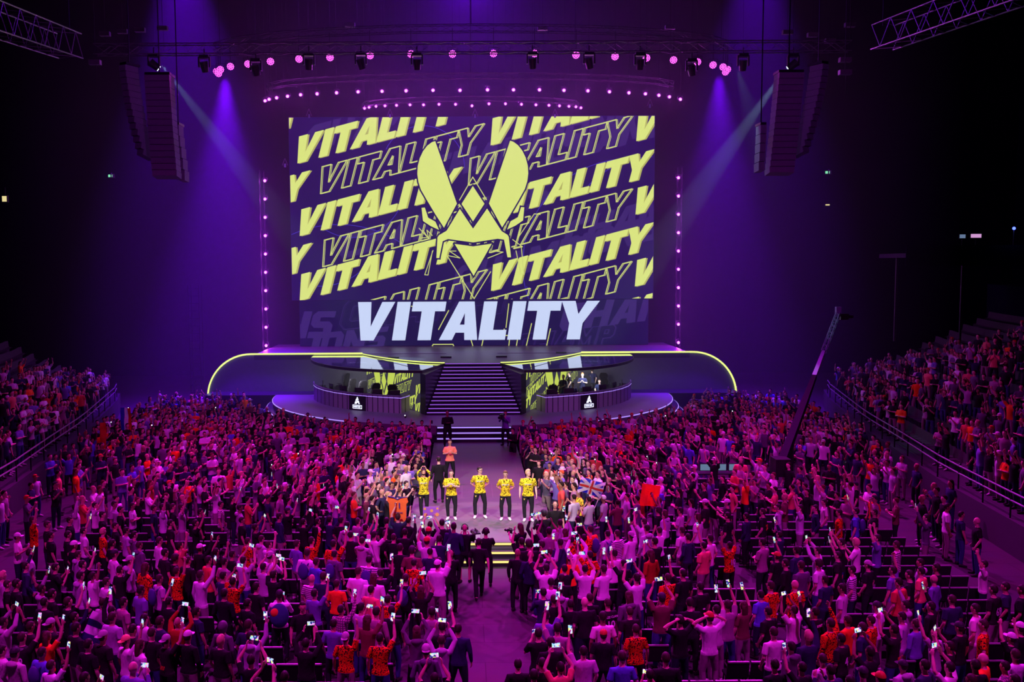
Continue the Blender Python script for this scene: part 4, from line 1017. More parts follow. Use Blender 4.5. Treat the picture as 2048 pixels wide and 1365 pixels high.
def raw_body(R, L, legs='stand', girth=1.0, sleeve='short', head_turn=0.0, head_tilt=0.0, fr=1.0, spread=.105, curl=.35, shorts=False):
    """separate closed forms in one bmesh; they are fused into one skin afterwards. materials: 0 skin 1 shirt 2 trousers 3 shoes"""
    bm = bmesh.new(); g = girth; dz = -.46 if legs == 'sit' else 0.0
    O = lambda p: Vector((p[0], p[1], p[2] + dz))
    tz = [(.86, .172, .120, 0), (.93, .170, .122, 0), (1.04, .158, .112, .005), (1.16, .165, .115, .01), (1.28, .182, .122, .01), (1.37, .192, .115, 0), (1.43, .165, .095, -.01), (1.475, .085, .072, -.012)]
    loft(bm, [(O((0, y, z)), rx * g * (1.05 if z < 1 else 1), ry * g, XA, YA) for z, rx, ry, y in tz], 1, 20)
    limb(bm, [O((0, -.012, 1.44)), O((0, .0, 1.50)), O((0, .012, 1.56))], [.062, .056, .056], 0, 12)
    # head: skull, jaw, nose, ears
    HM = Matrix.Translation(O((0, .012, 1.56))) @ Matrix.Rotation(head_turn, 4, 'Z') @ Matrix.Rotation(head_tilt, 4, 'X')
    ellipsoid(bm, (0, .0, .105), (.077, .095, .108), 16, 12, HM)
    ellipsoid(bm, (0, .028, .045), (.056, .062, .068), 12, 8, HM)
    ellipsoid(bm, (0, .090, .082), (.011, .017, .022), 8, 6, HM)
    for s_ in (-1, 1):
        ellipsoid(bm, (s_ * .079, -.004, .09), (.012, .02, .033), 8, 6, HM)
        ellipsoid(bm, (s_ * .03, .078, .11), (.022, .014, .010), 8, 6, HM)
    for side, A in ((1, R), (-1, L)):
        E, W, Dh = ARM[A]; sh = (side * .188 * (g * .5 + .5), -.005, 1.405); E = (side * E[0], E[1], E[2]); W = (side * W[0], W[1], W[2]); Dh = (side * Dh[0], Dh[1], Dh[2])
        sh, E, W = O(sh), O(E), O(W)
        limb(bm, [sh, lerp(sh, E, .5), E, lerp(E, W, .35), W], [.050, .045, .038, .039, .025], 0, 12)
        if sleeve == 'short': limb(bm, [O((side * .13, -.005, 1.39)), sh, lerp(sh, E, .35), lerp(sh, E, .72)], [.075, .069 * g, .064 * g, .066 * g], 1, 12)
        else: limb(bm, [O((side * .13, -.005, 1.39)), sh, lerp(sh, E, .5), E, lerp(E, W, .4), lerp(E, W, .93)], [.075, .069 * g, .060 * g, .054, .050, .037], 1, 12)
        hand(bm, W, Dh, side, .95 if A in ('fist',) else (.6 if A in ('up', 'up1', 'eye', 'high', 'cam', 'down', 'downb', 'walk_f', 'walk_b') else curl), fr)
        # legs
        if legs == 'sit':
            hip, kn, an = Vector((side * .095, 0, .46)), Vector((side * .13, .43, .49)), Vector((side * .13, .40, .09))
        elif legs == 'walk':
            f = 1 if side > 0 else -1
            hip, kn, an = Vector((side * .09, 0, .90)), Vector((side * .09, .16 if f > 0 else -.04, .50)), Vector((side * .08, .24 if f > 0 else -.30, .09 if f > 0 else .13))
        else:
            hip, kn, an = Vector((side * .09, 0, .90)), Vector((side * (.075 + spread) * .82 + side * .005, .015, .50)), Vector((side * (spread + .03), -.015, .09))
        limb(bm, [hip, lerp(hip, kn, .5), kn, lerp(kn, an, .35), an], [.085, .075, .055, .056, .036], 0, 12)
        if shorts: limb(bm, [hip + Vector((0, 0, .02)), lerp(hip, kn, .5), lerp(hip, kn, .98)], [.108 * g, .097 * g, .092 * g], 2, 12)
        else: limb(bm, [hip + Vector((0, 0, .02)), lerp(hip, kn, .5), kn, lerp(kn, an, .5), lerp(kn, an, .96)], [.105 * g, .090 * g, .070, .064, .056], 2, 12)
        ft = Vector((side * .25 if legs == 'stand' else 0, 1, 0)).normalized(); fx = Vector((ft.y, -ft.x, 0))
        lift = an.z - .09
        loft(bm, [(an + Vector((0, 0, -.045)) - ft * .055, .036, .042, fx, Vector((0, 0, 1))), (an + Vector((0, 0, -.04)) + ft * .0, .046, .050, fx, Vector((0, 0, 1))), (an + Vector((0, 0, -.052)) + ft * .11, .050, .036, fx, Vector((0, 0, 1))), (an + Vector((0, 0, -.060)) + ft * .19, .036, .026, fx, Vector((0, 0, 1)))], 3, 12)
    pel = [(.80, .13, .10), (.88, .168 * g, .122 * g), (.97, .155 * g, .112 * g)]
    loft(bm, [(O((0, 0, z)), rx, ry, XA, YA) for z, rx, ry in pel], 2, 16)
    for v in bm.verts: v.co.z = max(v.co.z, 0.0)
    bmesh.ops.recalc_face_normals(bm, faces=bm.faces)
    return bm, HM
DGP = [0]
def fuse(bm, voxel, ratio, smooth=2, hem=.875):
    """one continuous skin from the overlapping forms; each face keeps the surface it came from"""
    bm.normal_update(); tree = BVHTree.FromBMesh(bm); bm.faces.ensure_lookup_table(); src = [f.material_index for f in bm.faces]
    me = bpy.data.meshes.new('body_form'); bm.to_mesh(me); bm.free()
    o = bpy.data.objects.new('body_form', me); COL.objects.link(o)
    r_ = o.modifiers.new('r', 'REMESH'); r_.mode = 'VOXEL'; r_.voxel_size = voxel
    s_ = o.modifiers.new('s', 'SMOOTH'); s_.factor = .5; s_.iterations = smooth
    d = o.modifiers.new('d', 'DECIMATE'); d.ratio = ratio
    dg = bpy.context.evaluated_depsgraph_get(); ev = o.evaluated_get(dg)
    out_ = bpy.data.meshes.new_from_object(ev, depsgraph=dg)
    bpy.data.objects.remove(o); bpy.data.meshes.remove(me)
    if hem is not None:
        bb = bmesh.new(); bb.from_mesh(out_); bmesh.ops.bisect_plane(bb, geom=bb.verts[:] + bb.edges[:] + bb.faces[:], plane_co=(0, 0, hem), plane_no=(0, 0, 1), dist=1e-5); bmesh.ops.triangulate(bb, faces=bb.faces[:]); bb.to_mesh(out_); bb.free()
    mi = []
    for p in out_.polygons:
        hit = tree.find_nearest(p.center); k_ = src[hit[2]] if hit[2] is not None else 0
        if k_ in (1, 2) and hem is not None: k_ = 1 if p.center.z > hem else 2
        mi.append(k_)
    out_.materials.clear()
    for k in ('skin', 'shirt', 'trousers', 'shoes'): out_.materials.append(MATS[k])
    out_.polygons.foreach_set('material_index', mi); out_.polygons.foreach_set('use_smooth', [True] * len(mi))
    return out_
# ---- hair and headwear, built about the head centre (0,0,0 = skull middle, facing +Y)
def shell(bm, r, cut, seg=18, rings=12, off=(0, 0, 0)):
    vs = ellipsoid(bm, off, r, seg, rings)
    return vs
def hair_mesh(kind):
    bm = bmesh.new(); rr = random.Random(hash(kind) % 99 if False else len(kind) * 7)
    if kind in ('short', 'curly', 'quiff', 'long', 'bun'):
        r = {'short': (.084, .101, .112), 'quiff': (.085, .103, .118), 'curly': (.104, .118, .130), 'long': (.090, .106, .117), 'bun': (.084, .101, .112)}[kind]
        ellipsoid(bm, (0, -.006, .006), r, 20, 14)
        for v in bm.verts:
            # face opening: push the front lower part back inside the skull
            lim = .048 if v.co.y > .03 else (-.035 if v.co.y > -.03 else -.075)
            if kind == 'long' and v.co.y < .03: lim = -.3
            if v.co.z < lim: v.co.z = lim + (v.co.z - lim) * .12; v.co.x *= .86; v.co.y = v.co.y * (.62 if v.co.y > 0 else .86)
            n_ = 1 + (.05 if kind == 'curly' else .022) * math.sin(v.co.x * 260) * math.sin(v.co.y * 230 + v.co.z * 190)
            v.co *= n_
        if kind == 'quiff':
            for v in bm.verts:
                if v.co.z > .05 and v.co.y > .0: v.co.z += .018; v.co.y += .008
        if kind == 'long':
            loft(bm, [((0, -.045, .05), .082, .06, XA, YA), ((0, -.06, -.06), .088, .052, XA, YA), ((0, -.075, -.16), .092, .042, XA, YA), ((0, -.085, -.27), .075, .030, XA, YA), ((0, -.085, -.33), .03, .015, XA, YA)], 0, 14)
        if kind == 'bun': ellipsoid(bm, (0, -.10, .07), (.042, .042, .042), 10, 8)
    elif kind in ('cap', 'capback'):
        s_ = 1 if kind == 'cap' else -1
        ellipsoid(bm, (0, -.002, .020), (.090, .107, .108), 20, 14)
        for v in bm.verts:
            if v.co.z < .03: v.co.z = .03 + (v.co.z - .03) * .08; v.co.x *= .99
        pts = [(-.075, s_ * .07), (-.07, s_ * .14), (-.04, s_ * .18), (.04, s_ * .18), (.07, s_ * .14), (.075, s_ * .07)]
        a = [bm.verts.new((x, y, .030 - abs(x) * .12)) for x, y in pts]; b_ = [bm.verts.new((x, y, .020 - abs(x) * .12)) for x, y in pts]
        bm.faces.new(a); bm.faces.new(b_[::-1])
        for i in range(6): bm.faces.new((a[i], b_[i], b_[(i + 1) % 6], a[(i + 1) % 6]))
        ellipsoid(bm, (0, -.002, .128), (.012, .012, .006), 8, 5)
    elif kind == 'hood':
        ellipsoid(bm, (0, -.02, .0), (.105, .118, .130), 18, 12)
        for v in bm.verts:
            if v.co.y > .07: v.co.y = .07
            if v.co.z < -.08: v.co.x *= 1.15; v.co.z -= .03
    elif kind == 'bucket':
        loft(bm, [((0, 0, .02), .135, .150, XA, YA), ((0, 0, .03), .098, .115, XA, YA), ((0, 0, .10), .085, .100, XA, YA), ((0, 0, .115), .06, .07, XA, YA)], 0, 18)
    elif kind == 'headset':
        for s_ in (-1, 1): bar(bm, (s_ * .075, 0, -.01), (s_ * .112, 0, -.01), .045, 14)
        L = [Vector((math.sin(a) * .10, 0, math.cos(a) * .125)) for a in [math.radians(-90 + 15 * i) for i in range(13)]]; path_bar(bm, L, .012, 6)
        bar(bm, (-.10, .0, -.03), (-.05, .10, -.07), .006, 5)
    elif kind == 'hoodback':      # a hood lying on the shoulders
        ellipsoid(bm, (0, -.10, -.20), (.13, .075, .07), 14, 8)
    bmesh.ops.recalc_face_normals(bm, faces=bm.faces)
    me = bpy.data.meshes.new(kind); bm.to_mesh(me); bm.free()
    me.materials.append(MATS['hair']); me.polygons.foreach_set('use_smooth', [kind not in ('cap', 'capback', 'bucket')] * len(me.polygons))
    return me
HAIR = {k: hair_mesh(k) for k in ('short', 'curly', 'quiff', 'long', 'bun', 'cap', 'capback', 'hood', 'bucket', 'headset', 'hoodback')}
BODY = {}
def body(key, *a, voxel=.0135, ratio=.26, **k):
    if key not in BODY:
        bm, HM = raw_body(*a, **k); me = fuse(bm, voxel, ratio, hem=None if k.get('legs') == 'sit' else .875); me.name = 'person_body'
        BODY[key] = (me, HM)
    return BODY[key]
PH_H, PH_V = 'h', 'v'
POSES = {  # code: right arm, left arm, phone (position, upright or sideways), description
 'D': ('down', 'downb', None, 'arms down'), 'X': ('cross', 'cross', None, 'arms folded'), 'H': ('hands_head', 'hands_head', None, 'hands on head'),
 'E': ('eye', 'eye', ((0, .335, 1.575), PH_H), 'phone at eye level'), 'U': ('up', 'up', ((0, .315, 1.985), PH_H), 'both hands raising phone'),
 'V': ('vee', 'high', None, 'both arms up'), 'R': ('up1', 'down', ((.215, .285, 2.02), PH_V), 'one hand raising phone'),
 'L': ('downb', 'up1', ((-.215, .285, 2.02), PH_V), 'phone held high'), 'F': ('fist', 'down', None, 'one fist raised'), 'C': ('clap', 'clap', None, 'clapping'),
}
def get_body(pose, girth, sleeve):
    R_, L_, _, _ = POSES[pose]
    return body((pose, girth, sleeve), R_, L_, girth=girth, sleeve=sleeve, fr=1.15, head_tilt=.12 if pose in 'UVRLF' else 0.0)
SKIN = [(.62, .36, .25), (.70, .43, .31), (.55, .31, .21), (.74, .48, .36), (.30, .16, .10), (.42, .24, .16)]
SH = {  # shirt code: colour, second colour, pattern (blotches, stripes, checks), words
 'w': ((.80, .78, .80), None, None, 'white tee'), 'p': ((.50, .44, .54), None, None, 'pale grey top'), 'k': ((.016, .014, .018), None, None, 'black tee'),
 'n': ((.025, .028, .075), None, None, 'navy top'), 'b': ((.10, .12, .62), None, None, 'blue tee'), 'v': ((.16, .12, .42), None, None, 'violet-blue tee'),
 'g': ((.13, .11, .16), None, None, 'dark grey top'), 'm': ((.34, .20, .28), None, None, 'mauve top'), 'M': ((.16, .05, .06), None, None, 'maroon tee'),
 'r': ((.62, .07, .06), None, None, 'red top'), 'o': ((.95, .17, .02), None, None, 'bright orange top'), 'O': ((.42, .09, .02), None, None, 'rust coloured top'),
 'a': ((.80, .22, .16), None, None, 'salmon pink tee'), 'f': ((.85, .13, .01), (.02, .008, .01), (1, 0, 0), 'flame patterned orange jersey'),
 's': ((.75, .70, .75), (.05, .03, .07), (0, 1, 0), 'striped tee'), 'c': ((.60, .42, .52), (.14, .06, .14), (0, 0, 1), 'checked shirt'),
 'j': ((.022, .016, .022), None, None, 'black team jersey'), 'G': ((.36, .46, .32), None, None, 'pale green hoodie'), 'y': ((.90, .72, .05), (.03, .025, .01), (1, 0, 0), 'yellow and black jersey'),
}
HD = {  # head code: mesh, colour, words
 'd': ('short', (.02, .012, .01), 'short dark hair'), 'B': ('short', (.045, .024, .018), 'short brown hair'), 'l': ('long', (.07, .03, .02), 'long hair'), 'y': ('quiff', (.65, .48, .25), 'blond hair'),
 'z': (None, None, 'bald head'), 'c': ('cap', (.80, .78, .80), 'white cap'), 'q': ('capback', (.45, .38, .45), 'grey cap worn backwards'), 'a': ('cap', (.03, .025, .04), 'dark cap'),
 'r': ('cap', (.60, .09, .03), 'red cap'), 'h': ('hood', None, 'hood pulled up'), 'u': ('curly', (.03, .018, .014), 'curly dark hair'), 'Y': ('capback', (.95, .62, .22), 'yellow cap worn backwards'),
}
PEOPLE = []
def put_person(pos, rz, pose, sh, hd, girth=1.0, sleeve='short', skin=None, trousers=None, shoes=None, mesh=None, HM=None, extra='', scale=1.0, label=None, group=None, kidsonly=False):
    me, HM_ = (mesh, HM) if mesh is not None else get_body(pose, girth, sleeve)
    o = bpy.data.objects.new('person', me); COL.objects.link(o)
    o.location = pos; o.rotation_euler = (0, 0, rz); o.scale = (scale,) * 3
    c1, c2, pt, wd = SH[sh] if isinstance(sh, str) else sh
    jit = lambda c: tuple(min(.95, max(.004, q * (1 + (rnd.random() - .5) * .16))) for q in c)
    o['shirt'] = [*jit(c1)]; o['shirt_second'] = [*(c2 or c1)]; o['shirt_pattern'] = [float(q) for q in (pt or (0, 0, 0))]
    o['skin_tone'] = [*(skin or rnd.choice(SKIN[:4] * 3 + SKIN[4:]))]
    o['trousers'] = [*(trousers or rnd.choice([(.02, .018, .03), (.02, .02, .05), (.04, .06, .20), (.015, .015, .018), (.30, .24, .24)]))]
    o['shoes'] = [*(shoes or rnd.choice([(.7, .7, .7), (.03, .03, .03), (.03, .03, .03)]))]
    hm, hc, hw = HD[hd]
    if hm:
        hb = bpy.data.objects.new({'cap': 'cap', 'capback': 'cap', 'hood': 'hood'}.get(hm, 'hair'), HAIR[hm]); COL.objects.link(hb); hb.parent = o
        hb.matrix_local = HM_ @ Matrix.Translation((0, 0, .105)); hb['tint'] = [*(hc or o['shirt'])]
        if hm in ('cap', 'capback'):
            hb2 = bpy.data.objects.new('hair', HAIR['short']); COL.objects.link(hb2); hb2.parent = o
            hb2.matrix_local = HM_ @ Matrix.Translation((0, -.002, .092)) @ Matrix.Scale(.97, 4); hb2['tint'] = [.03, .018, .014]
    o['category'] = 'person'
    PEOPLE.append([o, wd, hw, POSES[pose][3] if pose in POSES else pose, extra, label])
    if label: o['label'] = label
    if group: o['group'] = group
    return o, HM_
# phone
bm = B(); box(bm, -.042, .042, -.006, .006, -.082, .082); bmesh.ops.bevel(bm, geom=[e for e in bm.edges], offset=.004, segments=1, affect='EDGES')
PHB = obj('phone_body', bm, 'plastic_black'); PHB_ME = PHB.data; bpy.data.objects.remove(PHB)
bm = B(); box(bm, -.038, .038, -.0085, -.0062, -.077, .077); PHS = obj('phone_screen', bm, 'phone_screen'); PHS_ME = PHS.data; bpy.data.objects.remove(PHS)
PHONES = []
def put_phone(person, rel, orient, scale=1.0):
    M = person.matrix_basis @ Matrix.Translation(Vector(rel)) @ Matrix.Rotation(-.22 + rnd.uniform(-.1, .1), 4, 'X') @ Matrix.Rotation((PI / 2 if orient == PH_H else 0) + rnd.uniform(-.12, .12), 4, 'Y') @ Matrix.Scale(1.12, 4)
    t = bpy.data.objects.new('smartphone', PHB_ME); COL.objects.link(t); t.matrix_basis = M; t['category'] = 'phone'
    s_ = bpy.data.objects.new('screen', PHS_ME); COL.objects.link(s_); s_.parent = t
    PHONES.append((t, person)); return t

# ---- the audience nearest the camera, each where the photo shows a head: x, y, shirt, pose, head
AUD = """14 1169 k D B,32 1168 k D d,83 1178 p L d,103 1188 k D d,7 1244 p U d,88 1205 k D d,100 1248 k D q,60 1253 j D B,44 1275 j R B,94 1273 o R l,136 1204 k R B,149 1234 n R d,
151 1256 k D d,205 1205 p D B,212 1164 w D B,246 1205 m D d,233 1216 k L d,281 1181 v D d,224 1235 p D B,205 1273 j D q,187 1284 k D d,252 1281 w R Y,279 1290 w D l,265 1259 k D d,
288 1238 w D d,265 1336 v E z,29 1307 p D a,3 1301 w D d,83 1306 b D d,102 1331 w R B,168 1357 p E d,338 1203 k L d,319 1243 n D B,338 1248 O U z,303 1266 k D B,329 1279 j R q,
375 1273 k D c,392 1224 n D d,446 1253 g D h,441 1282 k D y,448 1187 k D d,495 1207 k D d,512 1174 k D d,496 1250 n D B,501 1273 p R d,502 1320 k U d,515 1368 k U d,569 1354 k D d,
318 1158 p D B,353 1142 f F B,401 1150 w R B,623 1158 s D z,629 1187 v R d,673 1168 o D B,682 1219 c R d,742 1180 a D d,716 1143 w D B,747 1155 w D l,776 1199 f R d,811 1157 k D B,
783 1221 k D d,761 1222 m D d,722 1215 p E d,735 1240 M R l,667 1248 v D d,691 1275 f F q,760 1276 f R d,612 1287 k U d,833 1262 g U l,864 1224 m E d,884 1253 k R d,883 1281 p U B,
852 1301 g D q,869 1357 k U d,842 1180 k U l,875 1129 w R c,828 1126 f D d,1036 1329 k D d,1087 1185 n E d,1108 1199 k D B,1120 1181 p D d,1092 1231 v R d,
1115 1256 m L d,1077 1267 k E d,1085 1327 k D d,1121 1335 a U d,1167 1303 p L d,1141 1208 k L d,1162 1203 k D z,1102 1285 k D d,1068 1351 k D d,1180 1196 k D B,1206 1234 w D d,1216 1207 j D B,
1207 1270 k D r,1260 1224 j D B,1272 1259 f D B,1244 1314 b D B,1332 1317 k D B,1324 1196 M U a,1258 1193 g D l,1273 1156 w U d,1380 1206 k D d,1401 1174 k D d,1361 1241 k H d,1420 1235 w H r,
1433 1220 p R d,1455 1210 m R B,1487 1212 M R l,1300 1350 k E d,1522 1190 b D d,1542 1172 f D B,1591 1170 f D z,1537 1224 k D d,1588 1221 w U B,1548 1265 w D B,1630 1224 k L d,
1661 1247 f R B,1651 1160 n D d,1685 1177 p D d,1696 1241 o D B,1726 1256 n D B,1743 1241 f D B,1755 1213 w D a,1788 1259 j U d,1617 1273 n R y,1683 1278 j D d,1740 1304 k U d,
1583 1294 g D d,1550 1330 k D d,1604 1335 k L d,1646 1319 w D B,1662 1341 n E d,1762 1357 w D r,1681 1356 k D d,1735 1354 k D a,1798 1165 r D d,1843 1143 a D d,1811 1210 p R d,
1805 1234 p D d,1829 1247 v D B,1988 1180 j D d,2012 1174 n D d,2045 1180 k D d,2023 1276 k V c,2042 1256 k D c,2032 1310 w D B,1807 1332 p D a,1849 1331 n D d,1899 1335 w U d,
1952 1331 k D d,1968 1319 o D z,2001 1333 c D d,1944 1361 k D B,2031 1361 k D d,1862 1213 k R d,1905 1200 n D B,1952 1218 w D d,1872 1266 p L d,1920 1255 k D a,1968 1250 f D B,1900 1293 k U d,
34 1074 w C c,66 1040 f F B,94 1050 k D B,101 1071 k D d,139 1041 k D d,135 1070 k D d,147 1091 k D c,154 1108 p D B,167 1062 w L d,151 1015 w F d,190 1011 w U d,204 1030 k D d,228 1009 p D d,
240 1020 k D d,264 1012 w X d,205 1064 f D y,230 1052 k D d,252 1062 p D d,268 1070 g D d,224 1087 k D d,228 1108 w D a,278 1091 g D B,59 1106 p D d,51 1132 n L d,110 1135 k E d,165 1129 k R d,
160 1152 p D d,176 1156 w F d,240 1140 k R d,255 1123 p D q,290 1135 f D l,4 1152 p D y,307 1017 n D d,322 1014 w F d,345 1014 k D B,363 1015 p V B,400 1024 k D d,340 1047 j D d,391 1047 k R d,
441 1009 s D d,465 998 k R d,479 1016 p D d,483 1041 k D d,495 1083 f D B,512 1080 p D B,511 1055 k U d,537 1090 p F B,558 1033 n D d,575 1022 k R a,593 1088 v D B,318 1082 w D B,
329 1106 j D d,360 1091 a F d,375 1121 k D B,400 1096 k R c,432 1104 k V d,464 1109 k D d,416 1121 r D d,448 1124 m D d,487 1121 p U d,540 1112 w E q,527 1134 p U d,547 1150 k U d,
350 1117 k D u,446 1152 n E d,462 1162 f U d,607 1044 k U d,635 1043 k F d,657 1039 n U d,682 1041 k D d,694 1051 p D d,623 1082 f F d,667 1088 f R d,614 1106 w D B,632 1124 b D B,
669 1109 g D d,701 1070 k E d,724 1082 p E B,738 1120 s D d,732 1056 k R d,748 1070 w V d,773 1043 k D d,770 1068 k D d,784 1074 k D B,802 1066 k R d,800 1096 k D d,824 1101 M D a,
817 1041 k D d,854 1082 w L r,884 1046 k E d,877 1078 n R d,860 1104 n D d,761 1146 k R d,878 1123 w F d,645 1153 n D B,716 1043 m R B,1043 1083 k V d,1058 1088 k D u,
1076 1056 k U d,1088 1027 k E a,1098 1062 m U d,1120 1046 p R d,1130 1064 p R l,1156 1041 k D d,1181 1059 o D B,1083 1090 k D u,1099 1104 p R B,1121 1085 n D d,
1143 1080 f D d,1168 1076 f U d,1156 1096 w U d,1180 1110 f L d,1081 1120 j U d,1093 1136 w U d,1129 1137 k R d,1140 1117 o D q,1170 1138 w U d,1102 1165 w D d,1120 1158 k D d,
1207 1138 w R B,1215 1068 p R d,1235 1068 s D B,1257 1071 w R q,1288 1044 w U B,1294 1057 p D d,1308 1062 w F B,1310 1083 k E d,1302 1108 O D l,1229 1107 w D d,1247 1127 k L d,
1365 1061 w D B,1374 1073 n D d,1396 1034 w D l,1361 1022 p X d,1330 1027 p D l,1411 1006 j D c,1455 1006 j C c,1456 1032 k D d,1420 1077 w L d,1408 1092 a D d,1459 1091 f V d,1493 1033 n D d,
1336 1156 f D B,1351 1148 k D d,1365 1145 j L z,1316 1021 k F u,1526 1024 j D B,1557 1015 p D d,1601 1017 w V d,1632 1017 n D d,1649 1005 w D B,1679 1026 f D d,
1712 1023 b R d,1749 1025 k F d,1559 1070 n R d,1526 1085 m X d,1554 1112 k R r,1594 1101 n D d,1572 1127 k D d,1603 1131 g D B,1636 1102 w U d,1638 1128 w D u,1676 1111 j R d,1683 1085 k U d,
1705 1085 w E y,1755 1077 v V d,1737 1130 k D q,1705 1140 s D d,1786 1141 v F d,1794 1090 s D B,1894 1014 w D d,1922 1030 n D d,1955 1043 k D z,1853 1036 g L d,1968 1129 w V d,1842 1126 p D d,
1874 1136 k D d,1869 1159 v D z,1820 1150 k D d"""
FOCUS = Vector((.2, 33.0, 0))
LONG = {'w': .25, 'p': .6, 'n': .5, 'g': .7, 'k': .25, 'v': .2, 'G': 1, 'M': .3, 'O': .8, 'c': 1}
placed = []
aud = [e.split() for e in AUD.replace('\n', '').split(',')]
def clear_of(p, dmin):
    for q in placed:
        dx, dy = p.x - q.x, p.y - q.y; d = math.hypot(dx, dy)
        if d < dmin:
            if d < 1e-4: dx, dy, d = .01, .01, .014
            k = (dmin - d) / d; p.x += dx * k; p.y += dy * k
    return p
PRINTS = {(1216, 1207): ('FAZE CLAN', '10', 'white_print'), (1683, 1278): ('', '4', 'white_print'), (1526, 1024): ('', '22', 'orange_print'), (1459, 1091): ('', '10', 'white_print'), (828, 1126): ('', '10', 'white_print'),
          (1630, 1224): ('BYBIT', '', 'white_print'), (44, 1275): ('', '19', 'white_print'), (1988, 1180): ('', '69', 'white_print'), (1401, 1174): ('', '-', 'white_print'), (1380, 1206): ('', '', None)}
BACK = {(318, 1158), (83, 1306), (614, 1106), (811, 1157), (1181, 1059), (1215, 1068), (669, 1109), (1712, 1023), (738, 1120)}
def text_mesh(s_, size, m_):
    cu = bpy.data.curves.new('print', 'FONT'); cu.body = s_; cu.size = size; cu.align_x = 'CENTER'; cu.extrude = .002; cu.offset = size * .02; cu.resolution_u = 2
    to = bpy.data.objects.new('print', cu); COL.objects.link(to); dg = bpy.context.evaluated_depsgraph_get()
    me = bpy.data.meshes.new_from_object(to.evaluated_get(dg), depsgraph=dg); bpy.data.objects.remove(to); me.materials.clear(); me.materials.append(MATS[m_]); return me
def back_print(o, s_, z, size, m_, nm='back_print'):
    c = bpy.data.objects.new(nm, text_mesh(s_, size, m_)); COL.objects.link(c); c.parent = o
    c.matrix_local = Matrix.Translation((0, -.138, z)) @ Matrix.Rotation(PI / 2 - .05, 4, 'X')
bm = B(); ellipsoid(bm, (0, -.20, 1.22), (.15, .095, .22), 14, 10)
for s_ in (-1, 1): path_bar(bm, [Vector((s_ * .09, -.14, 1.38)), Vector((s_ * .11, -.02, 1.45)), Vector((s_ * .12, .10, 1.37)), Vector((s_ * .13, .13, 1.20))], .022, 6)
_t = obj('backpack', bm, 'navy_print', None, True); PACK_ME = _t.data; bpy.data.objects.remove(_t)
for x, y, sh, pose, hd in aud:
    x, y = float(x), float(y); scale = rnd.uniform(.95, 1.05); zh = 1.665 * scale
    p = at_z(x, y, zh); p.z = 0
    p = clear_of(p, .40); placed.append(p.copy())
    d = FOCUS - p; rz = math.atan2(-d.x, d.y) + rnd.uniform(-.22, .22)
    if y > 1150: rz += rnd.uniform(-.2, .2)
    if (x, y) in ((1894, 1014), (1922, 1030)): rz += PI
    girth = rnd.choice((.94, 1.0, 1.0, 1.12)); sleeve = 'long' if rnd.random() < LONG.get(sh, .05) else 'short'
    if pose in 'HVXC': girth, sleeve = 1.0, 'short'
    if pose in 'FE' and girth == .94: girth = 1.0
    extra = ''
    if (int(x), int(y)) in BACK: extra = 'wearing a backpack'
    o, HM_ = put_person(p, rz, pose, sh, hd, girth, sleeve, scale=scale, extra=extra, trousers=((.30, .26, .27) if (x, y) in ((1420., 1235.), (1433., 1220.), (1487., 1212.), (1601., 1017.), (401., 1150.)) else ((.06, .08, .30) if (x, y) == (1324., 1196.) else None)))
    if POSES[pose][2] and not (rnd.random() < .06): put_phone(o, *POSES[pose][2])
    if (int(x), int(y)) in BACK:
        c = bpy.data.objects.new('backpack', PACK_ME); COL.objects.link(c); c.parent = o
    pr = PRINTS.get((int(x), int(y)))
    if pr and pr[2]:
        if pr[0]: back_print(o, pr[0], 1.34, .075, pr[2])
        if pr[1]: back_print(o, pr[1], 1.10, .24, pr[2])
    if sh == 'j' and not pr: back_print(o, '////', 1.02, .12, 'orange_print', 'orange_flash')
    if sleeve == 'long' and sh in 'pgG' and hd != 'h':
        c = bpy.data.objects.new('hood', HAIR['hoodback']); COL.objects.link(c); c.parent = o; c.matrix_local = HM_ @ Matrix.Translation((0, 0, .105)); c['tint'] = list(o['shirt'])

# ---- the five players in yellow jerseys on the front stage
def faces(o, HM_, beard=None, glasses=False):
    bm = B()
    for s_ in (-1, 1):
        ellipsoid(bm, (s_ * .031, .083, .108), (.012, .006, .007), 8, 5, mi=0); ellipsoid(bm, (s_ * .031, .0885, .108), (.005, .003, .005), 6, 4, mi=1); box(bm, s_ * .031 - .018, s_ * .031 + .018, .082, .090, .126, .132, mi=1)
    ellipsoid(bm, (0, .083, .045), (.022, .008, .006), 8, 5, mi=2)
    me = bpy.data.meshes.new('face_features'); bmesh.ops.recalc_face_normals(bm, faces=bm.faces); bm.to_mesh(me); bm.free()
    for k in ('white_cloth', 'plastic_black', 'red_cloth'): me.materials.append(MATS[k])
    c = bpy.data.objects.new('face_features', me); COL.objects.link(c); c.parent = o; c.matrix_local = HM_
    if beard:
        bm = B(); ellipsoid(bm, (0, .030, .030), (.062, .066, .052), 14, 8)
        for v in bm.verts:
            if v.co.z > .048: v.co.y *= .6
        c = obj('beard', bm, 'hair', o, True); c['tint'] = [*beard]; c.matrix_local = HM_
    if glasses:
        bm = B()
        for s_ in (-1, 1):
            L = [Vector((s_ * .032 + .022 * math.cos(a), .099, .107 + .015 * math.sin(a))) for a in [2 * PI * i / 10 for i in range(11)]]; path_bar(bm, L, .003, 4); bar(bm, (s_ * .054, .099, .112), (s_ * .08, .0, .112), .003, 4)
        bar(bm, (-.01, .1, .11), (.01, .1, .11), .003, 4)
        c = obj('glasses', bm, 'plastic_black', o); c.matrix_local = HM_
YEL = ((.86, .78, .035), (.03, .024, .006), (1, 0, 0), 'yellow and black team jersey')
